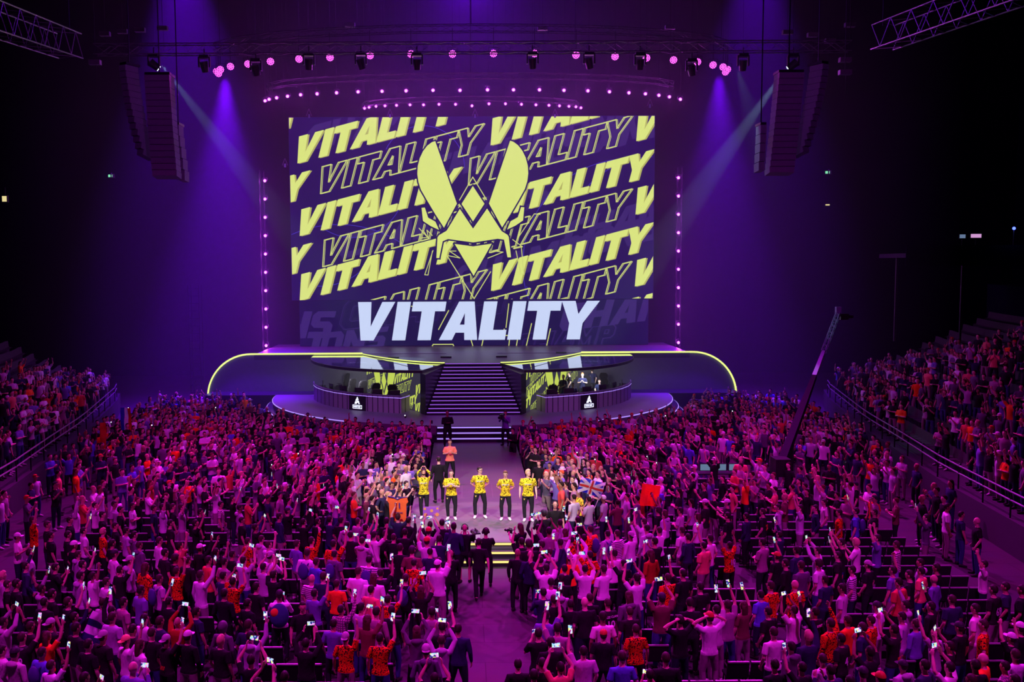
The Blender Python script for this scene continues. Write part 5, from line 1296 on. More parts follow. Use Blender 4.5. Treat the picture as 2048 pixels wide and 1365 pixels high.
HERO = [
 (848, 1035, ('claphigh', 'claphigh'), 1.0, 'd', .35, .25, (.02, .012, .01), False, .05, 1.0, 'player in yellow team jersey and black undersleeves clapping above the head', 'long', (.62, .38, .26)),
 (903, 1037, ('clap', 'clap'), 1.08, 'B', .0, .10, None, False, .09, 1.0, 'stocky player in yellow team jersey clapping in front of the chest', 'short', (.74, .50, .40)),
 (960, 1034, ('behind', 'behind'), 1.02, 'd', .8, .0, None, True, .13, 1.04, 'tall player in yellow team jersey and glasses, hands behind the back, looking aside', 'short', (.74, .50, .40)),
 (1011, 1038, ('behind', 'behind'), .98, 'Q', -.15, -.16, None, False, .10, .99, 'player in yellow team jersey with swept up brown hair looking down', 'short', (.72, .48, .38)),
 (1056, 1040, ('down', 'down'), 1.10, 'K', .7, .0, (.62, .42, .22), False, .08, 1.03, 'fair haired bearded player in yellow team jersey, arms hanging, beside the photographer', 'short', (.78, .54, .44)),
]
HD['Q'] = ('quiff', (.16, .08, .04), 'swept up brown hair'); HD['K'] = ('quiff', (.62, .44, .22), 'fair hair')
for i, (px, py, arms, g, hd, turn, tilt, beard, gl, spr, sc_, lab, slv, sk) in enumerate(HERO):
    p = at_z(px, py, RUN + .04); p.z = RUN + .006
    me, HM_ = body(('hero', i), arms[0], arms[1], girth=g, sleeve=slv, head_turn=turn, head_tilt=tilt, spread=spr, voxel=.0095, ratio=.42, fr=.95)
    o, _ = put_person(p, PI + rnd.uniform(-.05, .05), 'D', YEL, hd, g, slv, skin=sk, trousers=(.022, .022, .028), shoes=(.86, .88, .86), mesh=me, HM=HM_, scale=sc_, label=lab)
    faces(o, HM_, beard, gl)
    # chest lettering and trouser marks
    c = bpy.data.objects.new('chest_print', text_mesh('VITALITY', .062, 'white_print')); COL.objects.link(c); c.parent = o
    c.matrix_local = Matrix.Translation((0, .140 * g, 1.27)) @ Matrix.Rotation(PI, 4, 'Z') @ Matrix.Rotation(PI / 2, 4, 'X')
    bm = B(); xx = .11 + spr * .3
    bm.faces.new([bm.verts.new(q) for q in ((xx - .03, .125 * g, .80), (xx + .03, .125 * g, .80), (xx, .118, .735))]); c = obj('leg_emblem', bm, 'card_yellow', o)
    bm = B()
    for k in range(9):
        z = .78 - k * .07; box(bm, -(.155 * g + (.8 - z) * spr * .22) - .012, -(.15 * g + (.8 - z) * spr * .22) + .004, -.02, .02, z, z + .035)
    c = obj('side_stripe', bm, 'white_print', o)
    if slv == 'long':
        for p_ in me.polygons:      # black undersleeves
            if p_.material_index == 1 and abs(p_.center.x) > .235: p_.material_index = 2

# ---- staff and guards near the front stage
def staff(px, py, Z, arms, hd, sh, lab, rz, legs='stand', g=1.0, slv='short', shorts=False, extra_head=None, head_turn=0.0, skin=None, sc_=1.0, key=None):
    p = at_z(px, py, Z + .03); p.z = Z
    me, HM_ = body(key or ('staff', arms, legs, g, slv, shorts, head_turn), arms[0], arms[1], legs=legs, girth=g, sleeve=slv, shorts=shorts, head_turn=head_turn, fr=1.05)
    o, _ = put_person(p, rz, 'D', sh, hd, g, slv, skin=skin, trousers=(.014, .013, .018), shoes=(.02, .02, .02), mesh=me, HM=HM_, label=lab, scale=sc_)
    placed.append(Vector((p.x, p.y, 0)))
    if extra_head:
        c = bpy.data.objects.new(extra_head, HAIR[extra_head]); COL.objects.link(c); c.parent = o; c.matrix_local = HM_ @ Matrix.Translation((0, 0, .105)); c['tint'] = [.01, .01, .012]
    return o, HM_
cm1, _ = staff(930, 1163, 0, ('cam', 'cam'), 'z', 'k', 'bald camera operator in black tee, shorts and headphones before the lit steps', .0, shorts=True, extra_head='headset', g=1.08)
cm2, _ = staff(972, 1172, 0, ('cam', 'cam'), 'd', 'k', 'camera operator in black uniform and headphones by the lit steps', .25, extra_head='headset', g=1.08)
wk, _ = staff(958, 1196, 0, ('walk_b', 'walk_f'), 'd', 'k', 'person in black tee and trousers walking up the aisle toward the lit steps', .0, legs='walk')
staff(908, 1165, 0, ('downb', 'down'), 'd', 'n', 'tall security guard in dark suit standing beside the two camera operators', -.3, slv='long', g=1.12, skin=SKIN[4], sc_=1.05)
staff(902, 1224, 0, ('cross', 'cross'), 'z', 'k', 'security guard in long black coat and headset at the flag side aisle edge', .5, slv='long', extra_head='headset', g=1.05, skin=SKIN[5])
staff(1035, 1222, 0, ('downb', 'down'), 'z', 'k', 'bald security guard in black suit at the aisle edge, turned toward the steps', -.5, slv='long', skin=SKIN[4])
staff(1061, 1227, 0, ('downb', 'downb'), 'z', 'n', 'security guard with shaved head and dark jacket behind the aisle edge guard', -.2, slv='long', g=1.06)
staff(1041, 1160, 0, ('cam', 'cam'), 'l', 'k', 'photographer with long hair holding a camera out over the lit steps', .75, key='shooter')
staff(895, 893, RUN, ('cross', 'cross'), 'z', 'k', 'broad guard in black standing with folded arms at the foot of the main steps', PI + .3, slv='long', g=1.14, skin=SKIN[4], sc_=1.02)
staff(1011, 890, RUN, ('cam', 'eye'), 'd', 'v', 'camera operator in pale top filming from the foot of the main steps', PI - .4, slv='long')
staff(878, 1004, RUN, ('downb', 'down'), 'd', 'k', 'guard in dark suit with back turned behind the clapping players', .2, slv='long', g=1.12)
staff(1026, 928, RUN - .6, ('cross', 'cross'), 'd', 'k', 'guard in black at the crane side edge of the runway facing the crowd', PI - .9, slv='long', g=1.08)
staff(900, 962, RUN, ('clap', 'clap'), 'B', 'a', 'person in pale pink shirt clapping on the runway behind the players', PI + .1)
# people crowding the front stage edge in the white light
for (px, py, sh, arms, hd, lab, rz) in (
    (783, 970, 'n', ('cam', 'clap'), 'd', 'person in navy tee with lanyard and camera at the front stage edge', PI + .9),
    (812, 968, 'k', ('eye', 'eye'), 'd', 'photographer in black shirt with badge shooting beside the clapping players', PI + 1.1),
    (763, 985, 'n', ('hip', 'down'), 'z', 'bald person in navy blazer near the raised orange shirt', PI + 1.2),
    (745, 972, 'g', ('cross', 'cross'), 'B', 'person in dark jacket behind the bald person in the blazer', PI + 1.2),
    (740, 945, 'w', ('cam', 'down'), 'c', 'person in white cap leaning in at the front stage edge', PI + 1.3),
    (1093, 950, 'g', ('eye', 'eye'), 'y', 'fair haired person in grey tee photographing the players', PI - .9),
    (1125, 940, 'k', ('cam', 'eye'), 'h2', 'person in black and white bucket hat and yellow scarf photographing the players', PI - 1.0),
    (1146, 958, 'k', ('clap', 'clap'), 'B', 'person in black jacket clapping beside the union flag', PI - 1.1),
    (1158, 985, 'y', ('cam', 'clap'), 'd', 'person in yellow and black fan jersey below the union flag', PI - 1.2),
    (1110, 1010, 'k', ('downb', 'down'), 'z', 'person in black with headphones crouched by the stage edge, facing the audience', PI)):
    if hd == 'h2': HD['h2'] = ('bucket', (.6, .6, .6), 'bucket hat')
    p = at_z(px, py, 1.665); p.z = 0; p = clear_of(p, .42); placed.append(p.copy())
    me, HM_ = body(('edge', arms), arms[0], arms[1], fr=1.05)
    o, _ = put_person(p, rz, 'D', sh, hd, mesh=me, HM=HM_, label=lab)
    faces(o, HM_)
    if px == 1110:
        c = bpy.data.objects.new('headset', HAIR['headset']); COL.objects.link(c); c.parent = o; c.matrix_local = HM_ @ Matrix.Translation((0, 0, .105)); c['tint'] = [.02, .02, .02]

# ---- the other team in the booth
def boother(px, py, arms, hd, lab, rz, legs='stand', sh='n', **k):
    zh = APRON + (1.205 if legs == 'sit' else 1.665); p = at_z(px, py, zh); p.z = APRON
    me, HM_ = body(('booth', arms, legs), arms[0], arms[1], legs=legs)
    o, _ = put_person(p, rz, 'D', sh, hd, mesh=me, HM=HM_, label=lab, skin=(.72, .48, .38), **k); faces(o, HM_)
HD['R'] = ('quiff', (.55, .14, .03), 'red hair'); HD['W'] = ('quiff', (.80, .75, .62), 'bleached hair')
boother(1127, 754, ('desk', 'desk'), 'W', 'player with bleached hair in navy jersey leaning over a chair in the booth', PI - .9)
boother(1139, 748, ('desk', 'downb'), 'd', 'coach in black polo standing among the navy jerseys in the booth', PI - 1.6, sh='k')
boother(1165, 750, ('clap', 'clap'), 'R', 'red haired player in navy jersey holding his hands together in the booth', PI - .2)
boother(1184, 741, ('downb', 'down'), 'B', 'player in navy jersey with back turned at the rear of the booth', .1)
boother(1199, 763, ('desk', 'desk'), 'B', 'seated player in navy jersey bending to the desk near the tall chair', PI - .3, 'sit')
boother(1146, 770, ('desk', 'desk'), 'd', 'seated dark haired player in navy jersey at the middle of the booth desk', PI + .2, 'sit')
boother(1106, 772, ('desk', 'desk'), 'B', 'seated player whose brown hair shows over the booth desk corner', PI + .3, 'sit')

# ---- things held or hung by people
t = empty('orange_shirt', at_z(795, 1000, 2.05) , 0, 'orange football shirt with number 11 held up toward the players', 'shirt')
pp = Vector((at_z(796, 1034, 1.665).x, at_z(796, 1034, 1.665).y, 0)); pp = clear_of(pp, .4); placed.append(pp)
o, HM_ = put_person(pp, -.25, 'V', 'n', 'B', label='person in navy tee holding up the orange number 11 shirt')
t.location = pp + Vector((-.02, .26, 1.80)); t.rotation_euler = (.05, 0, -.2)
bm = B(); nx = 10; prev = None; prof = [(-.29, .52), (-.29, -.0), (-.27, -.26)]
outl = [(-.12, .42), (-.31, .45), (-.35, .30), (-.29, .22), (-.27, -.36), (.27, -.36), (.29, .22), (.35, .30), (.31, .45), (.12, .42), (.0, .36)]
f = [bm.verts.new((x, -.02 + .02 * math.sin(x * 14), z)) for x, z in outl]; k = [bm.verts.new((x, .01 + .02 * math.sin(x * 14), z)) for x, z in outl]
bm.faces.new(f); bm.faces.new(k)
for i in range(len(outl)): bm.faces.new((f[i], f[(i + 1) % len(outl)], k[(i + 1) % len(outl)], k[i]))
obj('fabric', bm, 'orange_cloth', t)
c = bpy.data.objects.new('number', text_mesh('11', .26, 'navy_print')); COL.objects.link(c); c.parent = t; c.matrix_local = Matrix.Translation((0, -.05, .08)) @ Matrix.Rotation(PI / 2, 4, 'X')
bm = B(); path_bar(bm, [Vector((x, -.02, z)) for x, z in (outl[1], outl[0], outl[10], outl[9], outl[8])], .022, 5); obj('dark_collar', bm, 'navy_print', t)
bm = B()
for i in range(9): box(bm, -.17 + i * .038, -.17 + i * .038 + .024, -.05, -.045, -.08, -.045)
obj('small_lettering', bm, 'navy_print', t)
# green hoodie with a held up purple card
pp = at_z(857, 1062, 1.665); pp.z = 0; placed.append(pp)
o, HM_ = put_person(pp, -.05, 'U', 'G', 'r', 1.12, 'long', label='person in pale green hoodie with both arms up photographing the stage'); put_phone(o, *POSES['U'][2])
q = at_z(862, 1024, 1.95); t = empty('purple_card', q, 0, 'purple and yellow cardboard sign held up in front of the stage', 'sign')
bm = B(); box(bm, -.25, .25, -.006, .006, -.15, .15); obj('board', bm, 'card_purple', t)
for x, z, r_ in ((-.19, .09, .04), (-.17, -.1, .06), (.2, .1, .035), (.19, -.09, .06), (.02, .03, .05)):
    bm = B(); bar(bm, (x, -.009, z), (x, -.007, z), r_, 14); obj('yellow_spot', bm, 'card_yellow', t)
hp = q + Vector((0, -.28, 0)); hp.z = 0; hp = clear_of(hp, .4); placed.append(hp)
o, _ = put_person(hp, 0, 'U', 'k', 'd', .94, 'short', label='person holding up the purple cardboard sign', scale=.97)
# flags
def cloth(name, w_, h_, bands, loc, rz, label, wave=.05, vertical=True, cat='flag', tilt=0.0, draw=None):
    t = empty(name, loc, rz, label, cat); t.rotation_euler = (0, tilt, rz)
    n = len(bands)
    for i, m_ in enumerate(bands):
        bm = B(); a, b_ = i / n, (i + 1) / n; NU, NV = 4, 10
        g = [[None] * (NV + 1) for _ in range(NU + 1)]
        for iu in range(NU + 1):
            for iv in range(NV + 1):
                u = a + (b_ - a) * iu / NU; v = iv / NV
                X, Z = (u * w_, -v * h_) if vertical else (v * w_, -u * h_)
                g[iu][iv] = bm.verts.new((X, wave * math.sin(X * 9 + Z * 3) + .02 * math.sin(Z * 11), Z))
        for iu in range(NU):
            for iv in range(NV): bm.faces.new((g[iu][iv], g[iu + 1][iv], g[iu + 1][iv + 1], g[iu][iv + 1]))
        bmesh.ops.solidify(bm, geom=bm.faces[:], thickness=.006); obj('flag_band', bm, m_, t)
    return t
p = at_y(196, 846, 44.0); p.x = -(front_x(44)) + .05
cloth('hanging_flag', .28, 1.75, ['red_cloth'], at_y(200, 846, 42.5), -.2, 'narrow red flag with a white badge hanging over the grandstand rail')
fl = [o_ for o_ in COL.objects if o_.name.startswith('hanging_flag')][-1]
bm = B(); L = [Vector((.14 + .07 * math.cos(a), -.075, -1.0 + .07 * math.sin(a))) for a in [2 * PI * i / 12 for i in range(13)]]; path_bar(bm, L, .012, 5); bar(bm, (.14, -.08, -1.04), (.14, -.075, -.97), .02, 6); obj('white_badge', bm, 'white_cloth', fl)
cloth('hanging_flag', .55, 1.30, ['blue_cloth', 'white_cloth', 'red_cloth'], at_y(241, 816, 46.0), -.1, 'blue white and red banded flag hanging over the grandstand rail')
# union flag waved on a stick
q = at_z(1187, 967, 2.05); t = cloth('union_flag', .85, .50, ['blue_cloth'], q + Vector((-.42, 0, .22)), .0, 'union flag waved on a thin stick at the front stage edge', .03, tilt=.28)
for (x0, z0, x1, z1, r_, m_) in ((0, -.25, .85, -.25, .085, 'white_cloth'), (.425, 0, .425, -.5, .085, 'white_cloth'), (0, 0, .85, -.5, .055, 'white_cloth'), (.85, 0, 0, -.5, .055, 'white_cloth'), (0, -.25, .85, -.25, .035, 'red_cloth'), (.425, 0, .425, -.5, .035, 'red_cloth')):
    d = Vector((x1 - x0, 0, z1 - z0)); nrm = Vector((-d.z, 0, d.x)).normalized() * r_; off = -.062 if m_ == 'white_cloth' else -.075
    bm = B(); n_ = 8; rows = []
    for i in range(n_ + 1):
        c_ = Vector((x0, 0, z0)) + d * i / n_; rows.append([bm.verts.new((c_.x + s_ * nrm.x, off + .03 * math.sin(c_.x * 9 + c_.z * 3), c_.z + s_ * nrm.z)) for s_ in (-1, 1)])
    for a, b_ in zip(rows, rows[1:]): bm.faces.new((a[0], a[1], b_[1], b_[0]))
    bmesh.ops.solidify(bm, geom=bm.faces[:], thickness=.008); obj('cross_band', bm, m_, t)
bm = B(); bar(bm, (.86, 0, .05), (.72, 0, -1.15), .012, 6); obj('stick', bm, 'white_cloth', t)
# orange flag, draped stripes, teal cape
cloth('raised_flag', .66, .74, ['orange_cloth'], at_z(1284, 968, 2.15), .2, 'orange flag spread above heads behind the phones on the crane side', .06, tilt=.15)
cloth('striped_flag', 1.0, .95, ['white_cloth', 'navy_print', 'white_cloth', 'navy_print', 'white_cloth'], at_z(186, 1222, 1.45), -.3, 'dark and light striped flag draped over a back in the lower rows', .05, False, tilt=.45)
pp = at_z(559, 1190, 1.665); pp.z = 0; pp = clear_of(pp, .4); placed.append(pp)
o, HM_ = put_person(pp, .1, 'E', 'w', 'a', 1.0, 'long', trousers=(.02, .02, .03), label='person wearing a teal and orange cape standing in the clear floor gap'); put_phone(o, *POSES['E'][2])
bm = B(); ellipsoid(bm, (0, -.15, 1.20), (.23, .11, .30), 16, 12); c = obj('cape', bm, 'teal_cloth', o, True)
bm = B(); ellipsoid(bm, (-.09, -.215, 1.30), (.11, .05, .11), 12, 8); c = obj('cape_orange_panel', bm, 'orange_cloth', o, True)
pp = at_z(605, 1213, 1.665); pp.z = 0; pp = clear_of(pp, .42); placed.append(pp)
put_person(pp, PI + .3, 'D', 'k', 'd', label='person in printed black tee facing the camera beside the teal cape')
pp = at_z(916, 1258, 1.665); pp.z = 0; placed.append(pp)
put_person(pp, -.1, 'D', 'n', 'd', 1.12, 'long', trousers=(.02, .02, .04), label='person in navy jacket alone at the aisle edge looking at a phone')
HD['S'] = ('bucket', (.85, .55, .15), 'straw hat')
pp = at_z(1316, 978, 1.66); pp.z = 0; pp = clear_of(pp, .4); placed.append(pp)
put_person(pp, .5, 'D', 'b', 'S', label='person in blue tee and broad yellow straw hat below the orange flag')
# professional cameras
def camera_thing(person, rel, label, big=True, rz=0.0):
    M = person.matrix_basis @ Matrix.Translation(rel) @ Matrix.Rotation(rz, 4, 'Z')
    t = empty('video_camera' if big else 'photo_camera', (0, 0, 0), 0, label, 'camera'); t.matrix_basis = M
    k = 1.0 if big else .55
    bm = B(); box(bm, -.08 * k, .08 * k, -.22 * k, .18 * k, -.09 * k, .12 * k); obj('camera_body', bm, 'plastic_black', t)
    bm = B(); bar(bm, (0, .18 * k, .0), (0, .42 * k, .0), .055 * k, 12, .07 * k); obj('lens', bm, 'black_metal', t)
    bm = B(); box(bm, -.07 * k, .07 * k, -.235 * k, -.222 * k, -.05 * k, .08 * k); obj('viewfinder_screen', bm, 'mixer_glow', t)
    bm = B(); bar(bm, (0, -.12 * k, .17 * k), (0, .12 * k, .17 * k), .018 * k, 6); bar(bm, (0, -.1 * k, .12 * k), (0, -.1 * k, .17 * k), .015 * k, 5); bar(bm, (0, .1 * k, .12 * k), (0, .1 * k, .17 * k), .015 * k, 5); obj('top_handle', bm, 'black_metal', t)
camera_thing(cm2, (-.22, .30, 1.50), 'shoulder video camera with glowing viewfinder between the two operators')
for p_ in PEOPLE:
    if p_[5] and 'long hair holding a camera' in p_[5]: camera_thing(p_[0], (.0, .42, 1.44), 'photo camera held out over the lit steps by the photographer', False)
    if p_[5] and 'black shirt with badge' in p_[5]: camera_thing(p_[0], (.0, .36, 1.56), 'photo camera of the photographer beside the clapping players', False)
    if p_[5] and 'foot of the main steps' in p_[5] and 'camera operator' in p_[5]: camera_thing(p_[0], (.05, .34, 1.5), 'video camera held by the operator at the main steps')

# ---- labels: each of these people by look, action, place and neighbour
HW = {'short dark hair': 'dark haired', 'short brown hair': 'brown haired', 'long hair': 'long haired', 'blond hair': 'blond', 'bald head': 'bald', 'white cap': 'white capped', 'grey cap worn backwards': 'grey capped',
      'dark cap': 'dark capped', 'red cap': 'red capped', 'hood pulled up': 'hooded', 'curly dark hair': 'curly haired', 'yellow cap worn backwards': 'yellow capped'}
SHORT = lambda w_: w_.replace('flame patterned orange jersey', 'flame orange jersey').replace('yellow and black team jersey', 'team yellow')
def zone(p):
    hx, hy = px_of(p.x, p.y, 1.6); side = 'flag' if p.x < .3 else 'crane'; d = abs(p.x - .2)
    band = 'bottom rows' if hy > 1255 else ('lower rows' if hy > 1150 else ('middle rows' if hy > 1075 else 'rows beside the steps' if d < 4.5 else 'upper floor rows'))
    return '%s, %s side %s' % (band, side, 'inner' if d < 4.5 else ('middle' if d < 9 else 'outer'))
def px_of(x, y, z):
    v = CAMR.transposed() @ (Vector((x, y, z)) - CAMP); return CXP + FPX * v.x / -v.z, 682.5 - FPX * v.y / -v.z
def compose():
    used = set(); todo = []; cnt = {}; left_ = {}
    loc = {id(e): e[0].location.copy() for e in PEOPLE}
    for e in PEOPLE:
        if e[5]: used.add(e[5].lower()); continue
        b_ = '%s person in %s, %s, %s' % (HW.get(e[2], ''), SHORT(e[1]), e[3], zone(loc[id(e)])); todo.append((e, b_.strip())); cnt[b_.strip()] = cnt.get(b_.strip(), 0) + 1
    for e, b_ in todo:
        if cnt[b_] == 1 and len(b_.split()) <= 16: e[0]['label'] = b_; used.add(b_.lower())
    for e, b_ in todo:
        if 'label' in e[0]: continue
        L0 = loc[id(e)]; z_ = zone(L0); done = False
        for dist, q in sorted([((loc[id(q)] - L0).length, q) for q in PEOPLE if q is not e], key=lambda t_: t_[0])[:10]:
            dl = loc[id(q)] - L0; who = SHORT(q[1]); wh = HW.get(q[2], 'one')
            rel = 'behind' if dl.y > .25 and dl.y > abs(dl.x) else ('before' if dl.y < -.25 and -dl.y > abs(dl.x) else 'beside')
            for form in ('person in %s, %s, %s, %s one in %s' % (SHORT(e[1]), e[3], z_, rel, who), '%s person in %s, %s, %s one in %s' % (HW.get(e[2], ''), SHORT(e[1]), z_, rel, who), 'person in %s, %s, %s %s one in %s' % (SHORT(e[1]), z_, rel, wh, who)):
                form = form.strip()
                if len(form.split()) <= 16 and form.lower() not in used: e[0]['label'] = form; used.add(form.lower()); done = True; break
            if done: break
        if not done: left_.setdefault('%s person in %s, %s' % (HW.get(e[2], ''), SHORT(e[1]), z_), []).append(e)
    for k_, es in left_.items():
        es.sort(key=lambda e: abs(loc[id(e)].x - .2))
        for i, e in enumerate(es):
            e[0]['label'] = '%s, %s such from the aisle' % (k_.strip().replace(' person', ' one'), ORD[i]) if len(k_.split()) <= 11 else '%s, %s such' % (k_.strip(), ORD[i])
compose()
pl_ = {}
for t, per in PHONES:
    L_ = per['label']; cands = [L_]
    for ph in (', both hands raising phone', ', one hand raising phone', ', phone held high', ', phone at eye level'): L_ = L_.replace(ph, '')
    full = 'lit phone of ' + L_
    w_ = full.split(); t['label'] = ' '.join(w_[:16]).rstrip(','); pl_.setdefault(t['label'], []).append((t, per))
for l_, ts in pl_.items():
    if len(ts) > 1:
        ts.sort(key=lambda q: abs(q[1].location.x - .2)); k_ = l_.replace(' dark haired person', ' person').replace(' brown haired person', ' person').split()[:13]
        for i, (t, per) in enumerate(ts):
            t['label'] = '%s, %s from aisle' % (' '.join(k_).rstrip(','), ORD[i])

# ---- everyone further off, past the nearest three hundred: one mass
LOWT = []
for R_, L_, ph in (('down', 'downb', 0), ('cross', 'cross', 0), ('clap', 'clap', 0), ('up', 'up', 1), ('down', 'fist', 0), ('up1', 'down', 1), ('vee', 'high', 0), ('eye', 'eye', 0)):
    bm, HM_ = raw_body(R_, L_, fr=1.6); 
    for hk in ('short', 'long', 'cap'):
        pass
    HMc = HM_ @ Matrix.Translation((0, 0, .105))
    me = fuse(bm, .020, .085)
    nv = len(me.vertices); co = np.empty(nv * 3, np.float32); me.vertices.foreach_get('co', co); co = co.reshape(-1, 3)
    me.calc_loop_triangles(); nt_ = len(me.loop_triangles); tv = np.empty(nt_ * 3, np.int32); me.loop_triangles.foreach_get('vertices', tv); tm = np.empty(nt_, np.int32); me.loop_triangles.foreach_get('material_index', tm)
    hv, hf = [], []
    for hk in ('short', 'long', 'cap'):
        bh = bmesh.new()
        if hk == 'cap':
            ellipsoid(bh, (0, 0, .03), (.092, .108, .10), 10, 6); box(bh, -.06, .06, .08, .18, .02, .035)
        else:
            ellipsoid(bh, (0, -.012, .022), (.088, .100, .104), 10, 6)
            if hk == 'long': ellipsoid(bh, (0, -.08, -.12), (.08, .04, .18), 8, 5)
        for v in bh.verts:
            if hk != 'long' and v.co.z < -.05: v.co.z = -.05; v.co.y = min(v.co.y, .0)
            if v.co.z < .03 and v.co.y > .02: v.co.y = .02
            v.co = HMc @ v.co
        bmesh.ops.triangulate(bh, faces=bh.faces); bh.verts.index_update()
        hv.append(np.array([v.co[:] for v in bh.verts], np.float32)); hf.append(np.array([[v.index for v in f.verts] for f in bh.faces], np.int32)); bh.free()
    LOWT.append((co, tv.reshape(-1, 3), tm, hv, hf))
V_, T_, C_ = [], [], []; nvt = 0
SHW = 'wwwwwppppkkkkkkkkkkkkknnnnngggggmmbvvofraM'
def mass_person(x, y, z, rz, dark=1.0, arms=.4, seated=False):
    global nvt
    r_ = rnd.random(); k = rnd.choice((0, 0, 1, 2, 7)) if r_ > arms else rnd.choice((3, 4, 5, 6, 4, 5))
    co, tv, tm, hv, hf = LOWT[k]; s_ = rnd.uniform(.93, 1.05); c, sn = math.cos(rz) * s_, math.sin(rz) * s_
    hk = rnd.choice((0, 0, 0, 0, 1, 2)); a = np.concatenate([co, hv[hk]]); b_ = np.empty_like(a)
    b_[:, 0] = a[:, 0] * c - a[:, 1] * sn + x; b_[:, 1] = a[:, 0] * sn + a[:, 1] * c + y; b_[:, 2] = a[:, 2] * s_ + z
    tri = np.concatenate([tv, hf[hk] + len(co)])
    sh = SH[rnd.choice(SHW)]; q = rnd.uniform(.8, 1.15)
    pal = np.array([rnd.choice(SKIN[:4] * 3 + SKIN[4:]), tuple(min(.9, v * q) for v in sh[0]), rnd.choice([(.02, .018, .03), (.02, .02, .05), (.05, .07, .20), (.3, .24, .24)]), rnd.choice([(.6, .6, .6), (.03, .03, .03)]),
                    (rnd.choice([(.8, .78, .8), (.03, .03, .04), (.6, .1, .03)]) if hk == 2 else rnd.choice([(.02, .012, .01)] * 3 + [(.10, .045, .025), (.5, .35, .18)]))], np.float32)
    V_.append(b_); T_.append(tri + nvt); nvt += len(b_)
    C_.append(pal[np.concatenate([tm, np.full(len(hf[hk]), 4)])])
def face_rz(x, y, tx=.2, ty=33.0): return math.atan2(-(tx - x), ty - y) + rnd.gauss(0, .3)
def px_of(x, y, z):
    v = CAMR.transposed() @ (Vector((x, y, z)) - CAMP); return CXP + FPX * v.x / -v.z, 682.5 - FPX * v.y / -v.z
# floor audience on both sides of the runway, thick near the stage and runway
occ = {}
for p in placed: occ.setdefault((int(p.x // .8), int(p.y // .8)), []).append((p.x, p.y))
def free(x, y, dmin):
    i, j = int(x // .8), int(y // .8)
    for a in (-1, 0, 1):
        for b_ in (-1, 0, 1):
            for (u, v) in occ.get((i + a, j + b_), ()):
                if (u - x) ** 2 + (v - y) ** 2 < dmin * dmin: return False
    occ.setdefault((i, j), []).append((x, y)); return True
FARP = []
for _ in range(9000):
    y = rnd.uniform(29.5, 57.5); x = rnd.uniform(-19.5, 19.5)
    hx, hy = px_of(x, y, 1.66)
    if hy > 1003: continue
    inner = 2.75 if y < 36.5 else (2.35 if y < 46 else 2.2)
    if abs(x - .05) < inner: continue
    ex, ey = abs(x) / (EAX + 1.35), (ECY - y) / (EAY + 1.35)
    if y < ECY and ex * ex + ey * ey < 1: continue
    if y > ECY - 1 and abs(x) < 18.2: continue
    ax = abs(x)
    if ax > front_x(y) - .6: continue
    if abs(x - 12.9) < 1.2 and abs(y - 37.6) < 1.6: continue
    if abs(x - at_z(1436, 945, .9).x) < 1.5 and abs(y - at_z(1436, 945, .9).y) < 1.0: continue
    near_run = ax < 6.5
    if y < 40 and 14.0 < ax < 16.9 and rnd.random() < .72: continue
    if ax > 7.0 and y < 43 and rnd.random() < .68: continue
    if y > 50 and rnd.random() < .45: continue
    dmin = .44 if near_run else .56
    if y > 41 and ax > 6.5: dmin = .52
    if free(x, y, dmin): FARP.append((x, y))
for x, y in FARP: mass_person(x, y, 0, face_rz(x, y), arms=.27)
nfloor = len(FARP)
# people in the side stands
for sx in (-1, 1):
    for k in range(12):
        y = 24.0
        while y < 60:
            y += rnd.uniform(.52, .80)
            lim = (7.2 if y < 44 else 7.2 - (y - 44) * .42) if sx < 0 else (11.2 if y < 46 else 11.2 - (y - 46) * .75)
            if k > lim or rnd.random() < (.22 if sx < 0 else .32) + .04 * max(0, k - 4): continue
            if abs(y - 39.5) < .6: continue
            x = sx * (row_x(k, y) - .10); hx, hy = px_of(x, y, row_z(k) + 1.6)
            if not (-30 < hx < 2080): continue
            mass_person(x, y, row_z(k), face_rz(x, y, .2, 36.0), arms=.28)
V = np.concatenate(V_); T = np.concatenate(T_).astype(np.int32); Cc = np.concatenate(C_)
me = bpy.data.meshes.new('crowd'); me.vertices.add(len(V)); me.vertices.foreach_set('co', V.ravel()); me.loops.add(len(T) * 3); me.loops.foreach_set('vertex_index', T.ravel())
me.polygons.add(len(T)); me.polygons.foreach_set('loop_start', np.arange(0, len(T) * 3, 3, dtype=np.int32)); me.polygons.foreach_set('use_smooth', np.ones(len(T), bool))
me.update(calc_edges=True)
ca = me.color_attributes.new('tint', 'BYTE_COLOR', 'CORNER'); cc4 = np.ones((len(T), 3, 4), np.float32); cc4[:, :, :3] = Cc[:, None, :]; ca.data.foreach_set('color', cc4.ravel())
me.materials.append(MATS['crowd_cloth'])
o = bpy.data.objects.new('crowd', me); COL.objects.link(o); tag(o, 'dense cheering audience beyond the nearest rows and in both side grandstands', 'crowd', None, 'stuff')
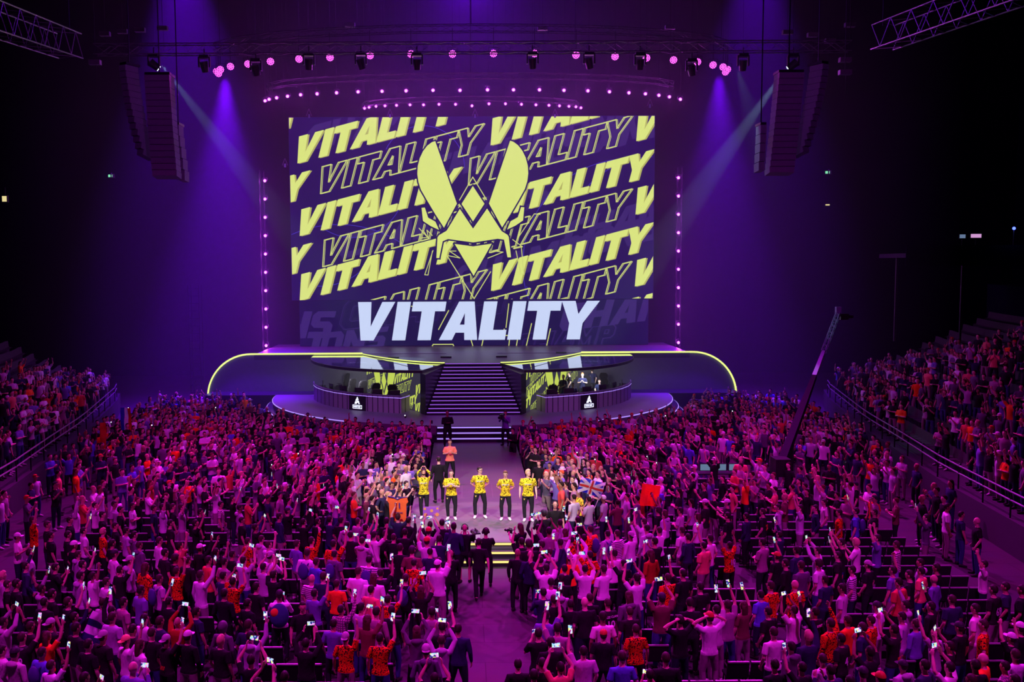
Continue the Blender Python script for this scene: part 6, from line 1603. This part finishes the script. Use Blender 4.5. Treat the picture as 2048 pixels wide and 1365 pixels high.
# far phone torches scattered through the mass
lights_ = rnd.sample([q_ for q_ in FARP if abs(q_[0]) < 8.5 and q_[1] < 38], 44) + rnd.sample([q_ for q_ in FARP if q_[1] > 39], 14)
for i, (x, y) in enumerate(lights_):
    t = bpy.data.objects.new('smartphone', PHB_ME); COL.objects.link(t); t.matrix_basis = Matrix.Translation((x + (.28 if x < 0 else -.28), y + (.05 if y > 33 else .25) - (.25 if y > 36 else 0), rnd.uniform(1.88, 2.05))) @ Matrix.Rotation(face_rz(x, y), 4, 'Z'); t['category'] = 'phone'
    t['label'] = 'small glowing phone held up in the mass of people beyond the front stage'; t['group'] = 'glowing phones in the far crowd'
    s_ = bpy.data.objects.new('screen', PHS_ME); COL.objects.link(s_); s_.parent = t
    if y > 34.5 and i % 2:
        t['label'] = 'phone with its torch shining toward the camera in the mass beyond the front stage'; t['group'] = 'phone torches in the far crowd'
        bm = B(); ellipsoid(bm, (.022, .010, .055), (.022, .006, .022), 8, 6); obj('torch', bm, 'lamp_white', t)
print('people', len(PEOPLE), 'phones', len(PHONES), 'mass floor', nfloor, 'tris', len(T))
# ================================================================== FLOOR SEATS (folding rows)
def make_seat(label, grp):
    t = empty('folding_seat', (0, 0, 0), 0, label, 'chair', grp)
    bm = B()
    q = [(-.24, -.20, .46), (.24, -.20, .46), (.24, -.28, .84), (-.24, -.28, .84)]
    f = [bm.verts.new(p) for p in q]; k = [bm.verts.new((x, y - .035, z)) for x, y, z in q]
    bm.faces.new(f); bm.faces.new(k)
    for i in range(4): bm.faces.new((f[i], f[(i + 1) % 4], k[(i + 1) % 4], k[i]))
    obj('backrest', bm, 'seat_black', t)
    bm = B(); box(bm, -.235, .235, -.32, -.275, .835, .862); obj('back_edge', bm, 'seat_edge', t)
    bm = B(); box(bm, -.22, .22, -.2, .2, .42, .47); obj('seat', bm, 'seat_black', t)
    bm = B()
    for x in (-.22, .22): bar(bm, (x, -.22, 0), (x, -.1, .44), .016, 5); bar(bm, (x, .18, 0), (x, .05, .44), .016, 5)
    obj('frame', bm, 'black_metal', t)
    return t
seat0 = None
cand = []
for r_ in range(26):
    y = 14.4 + r_ * .92
    for k in range(21):
        for sx in (-1, 1):
            x = sx * (2.6 + .52 * k) + .3
            if 5 + .9 * r_ < 7 and k < 1: continue
            if abs(sx * 7.8 - x) < .45: continue           # side aisle
            if y > 27.5 and abs(x - .3) < 4.8: continue
            if abs(x - 12.9) < 1.0 and abs(y - 37.6) < 1.3: continue
            v = CAMR.transposed() @ (Vector((x, y, .8)) - CAMP); px = CXP + FPX * v.x / -v.z; py = 682.5 - FPX * v.y / -v.z
            if any((x - q[0]) ** 2 + (y - .02 - q[1]) ** 2 < .115 for a_ in (-1, 0, 1) for b2 in (-1, 0, 1) for q in occ.get((int(x // .8) + a_, int(y // .8) + b2), ())): continue
            if -10 < px < 2058 and py < 1375: cand.append((y, x, r_, k, sx))
cand.sort()
near = cand[:285]; rest = cand[285:]
for y, x, r_, k, sx in near:
    side = 'crane' if sx > 0 else 'flag'
    lab = 'black folding seat, %s side block, %s row from the bottom, %s place from the aisle' % (side, ORD[r_], ORD[k])
    if seat0 is None:
        seat0 = make_seat(lab, 'folding floor seats in rows'); remember(seat0); o = seat0
    else: o = copy_tree(seat0)
    o.location = (x, y, 0); o['label'] = lab
bm = B()
for y, x, r_, k, sx in rest:
    M = Matrix.Translation((x, y, 0))
    box(bm, -.24, .24, -.27, -.22, .46, .835, M, 0); box(bm, -.235, .235, -.29, -.23, .835, .862, M, 1); box(bm, -.22, .22, -.2, .2, .42, .46, M, 0)
    box(bm, -.2, -.17, -.03, .0, 0, .42, M, 0); box(bm, .17, .2, -.03, .0, 0, .42, M, 0)
o = obj('floor_seats', bm, ['seat_black', 'seat_edge']); tag(o, 'further rows of black folding seats on the arena floor', 'seats', None, 'stuff')
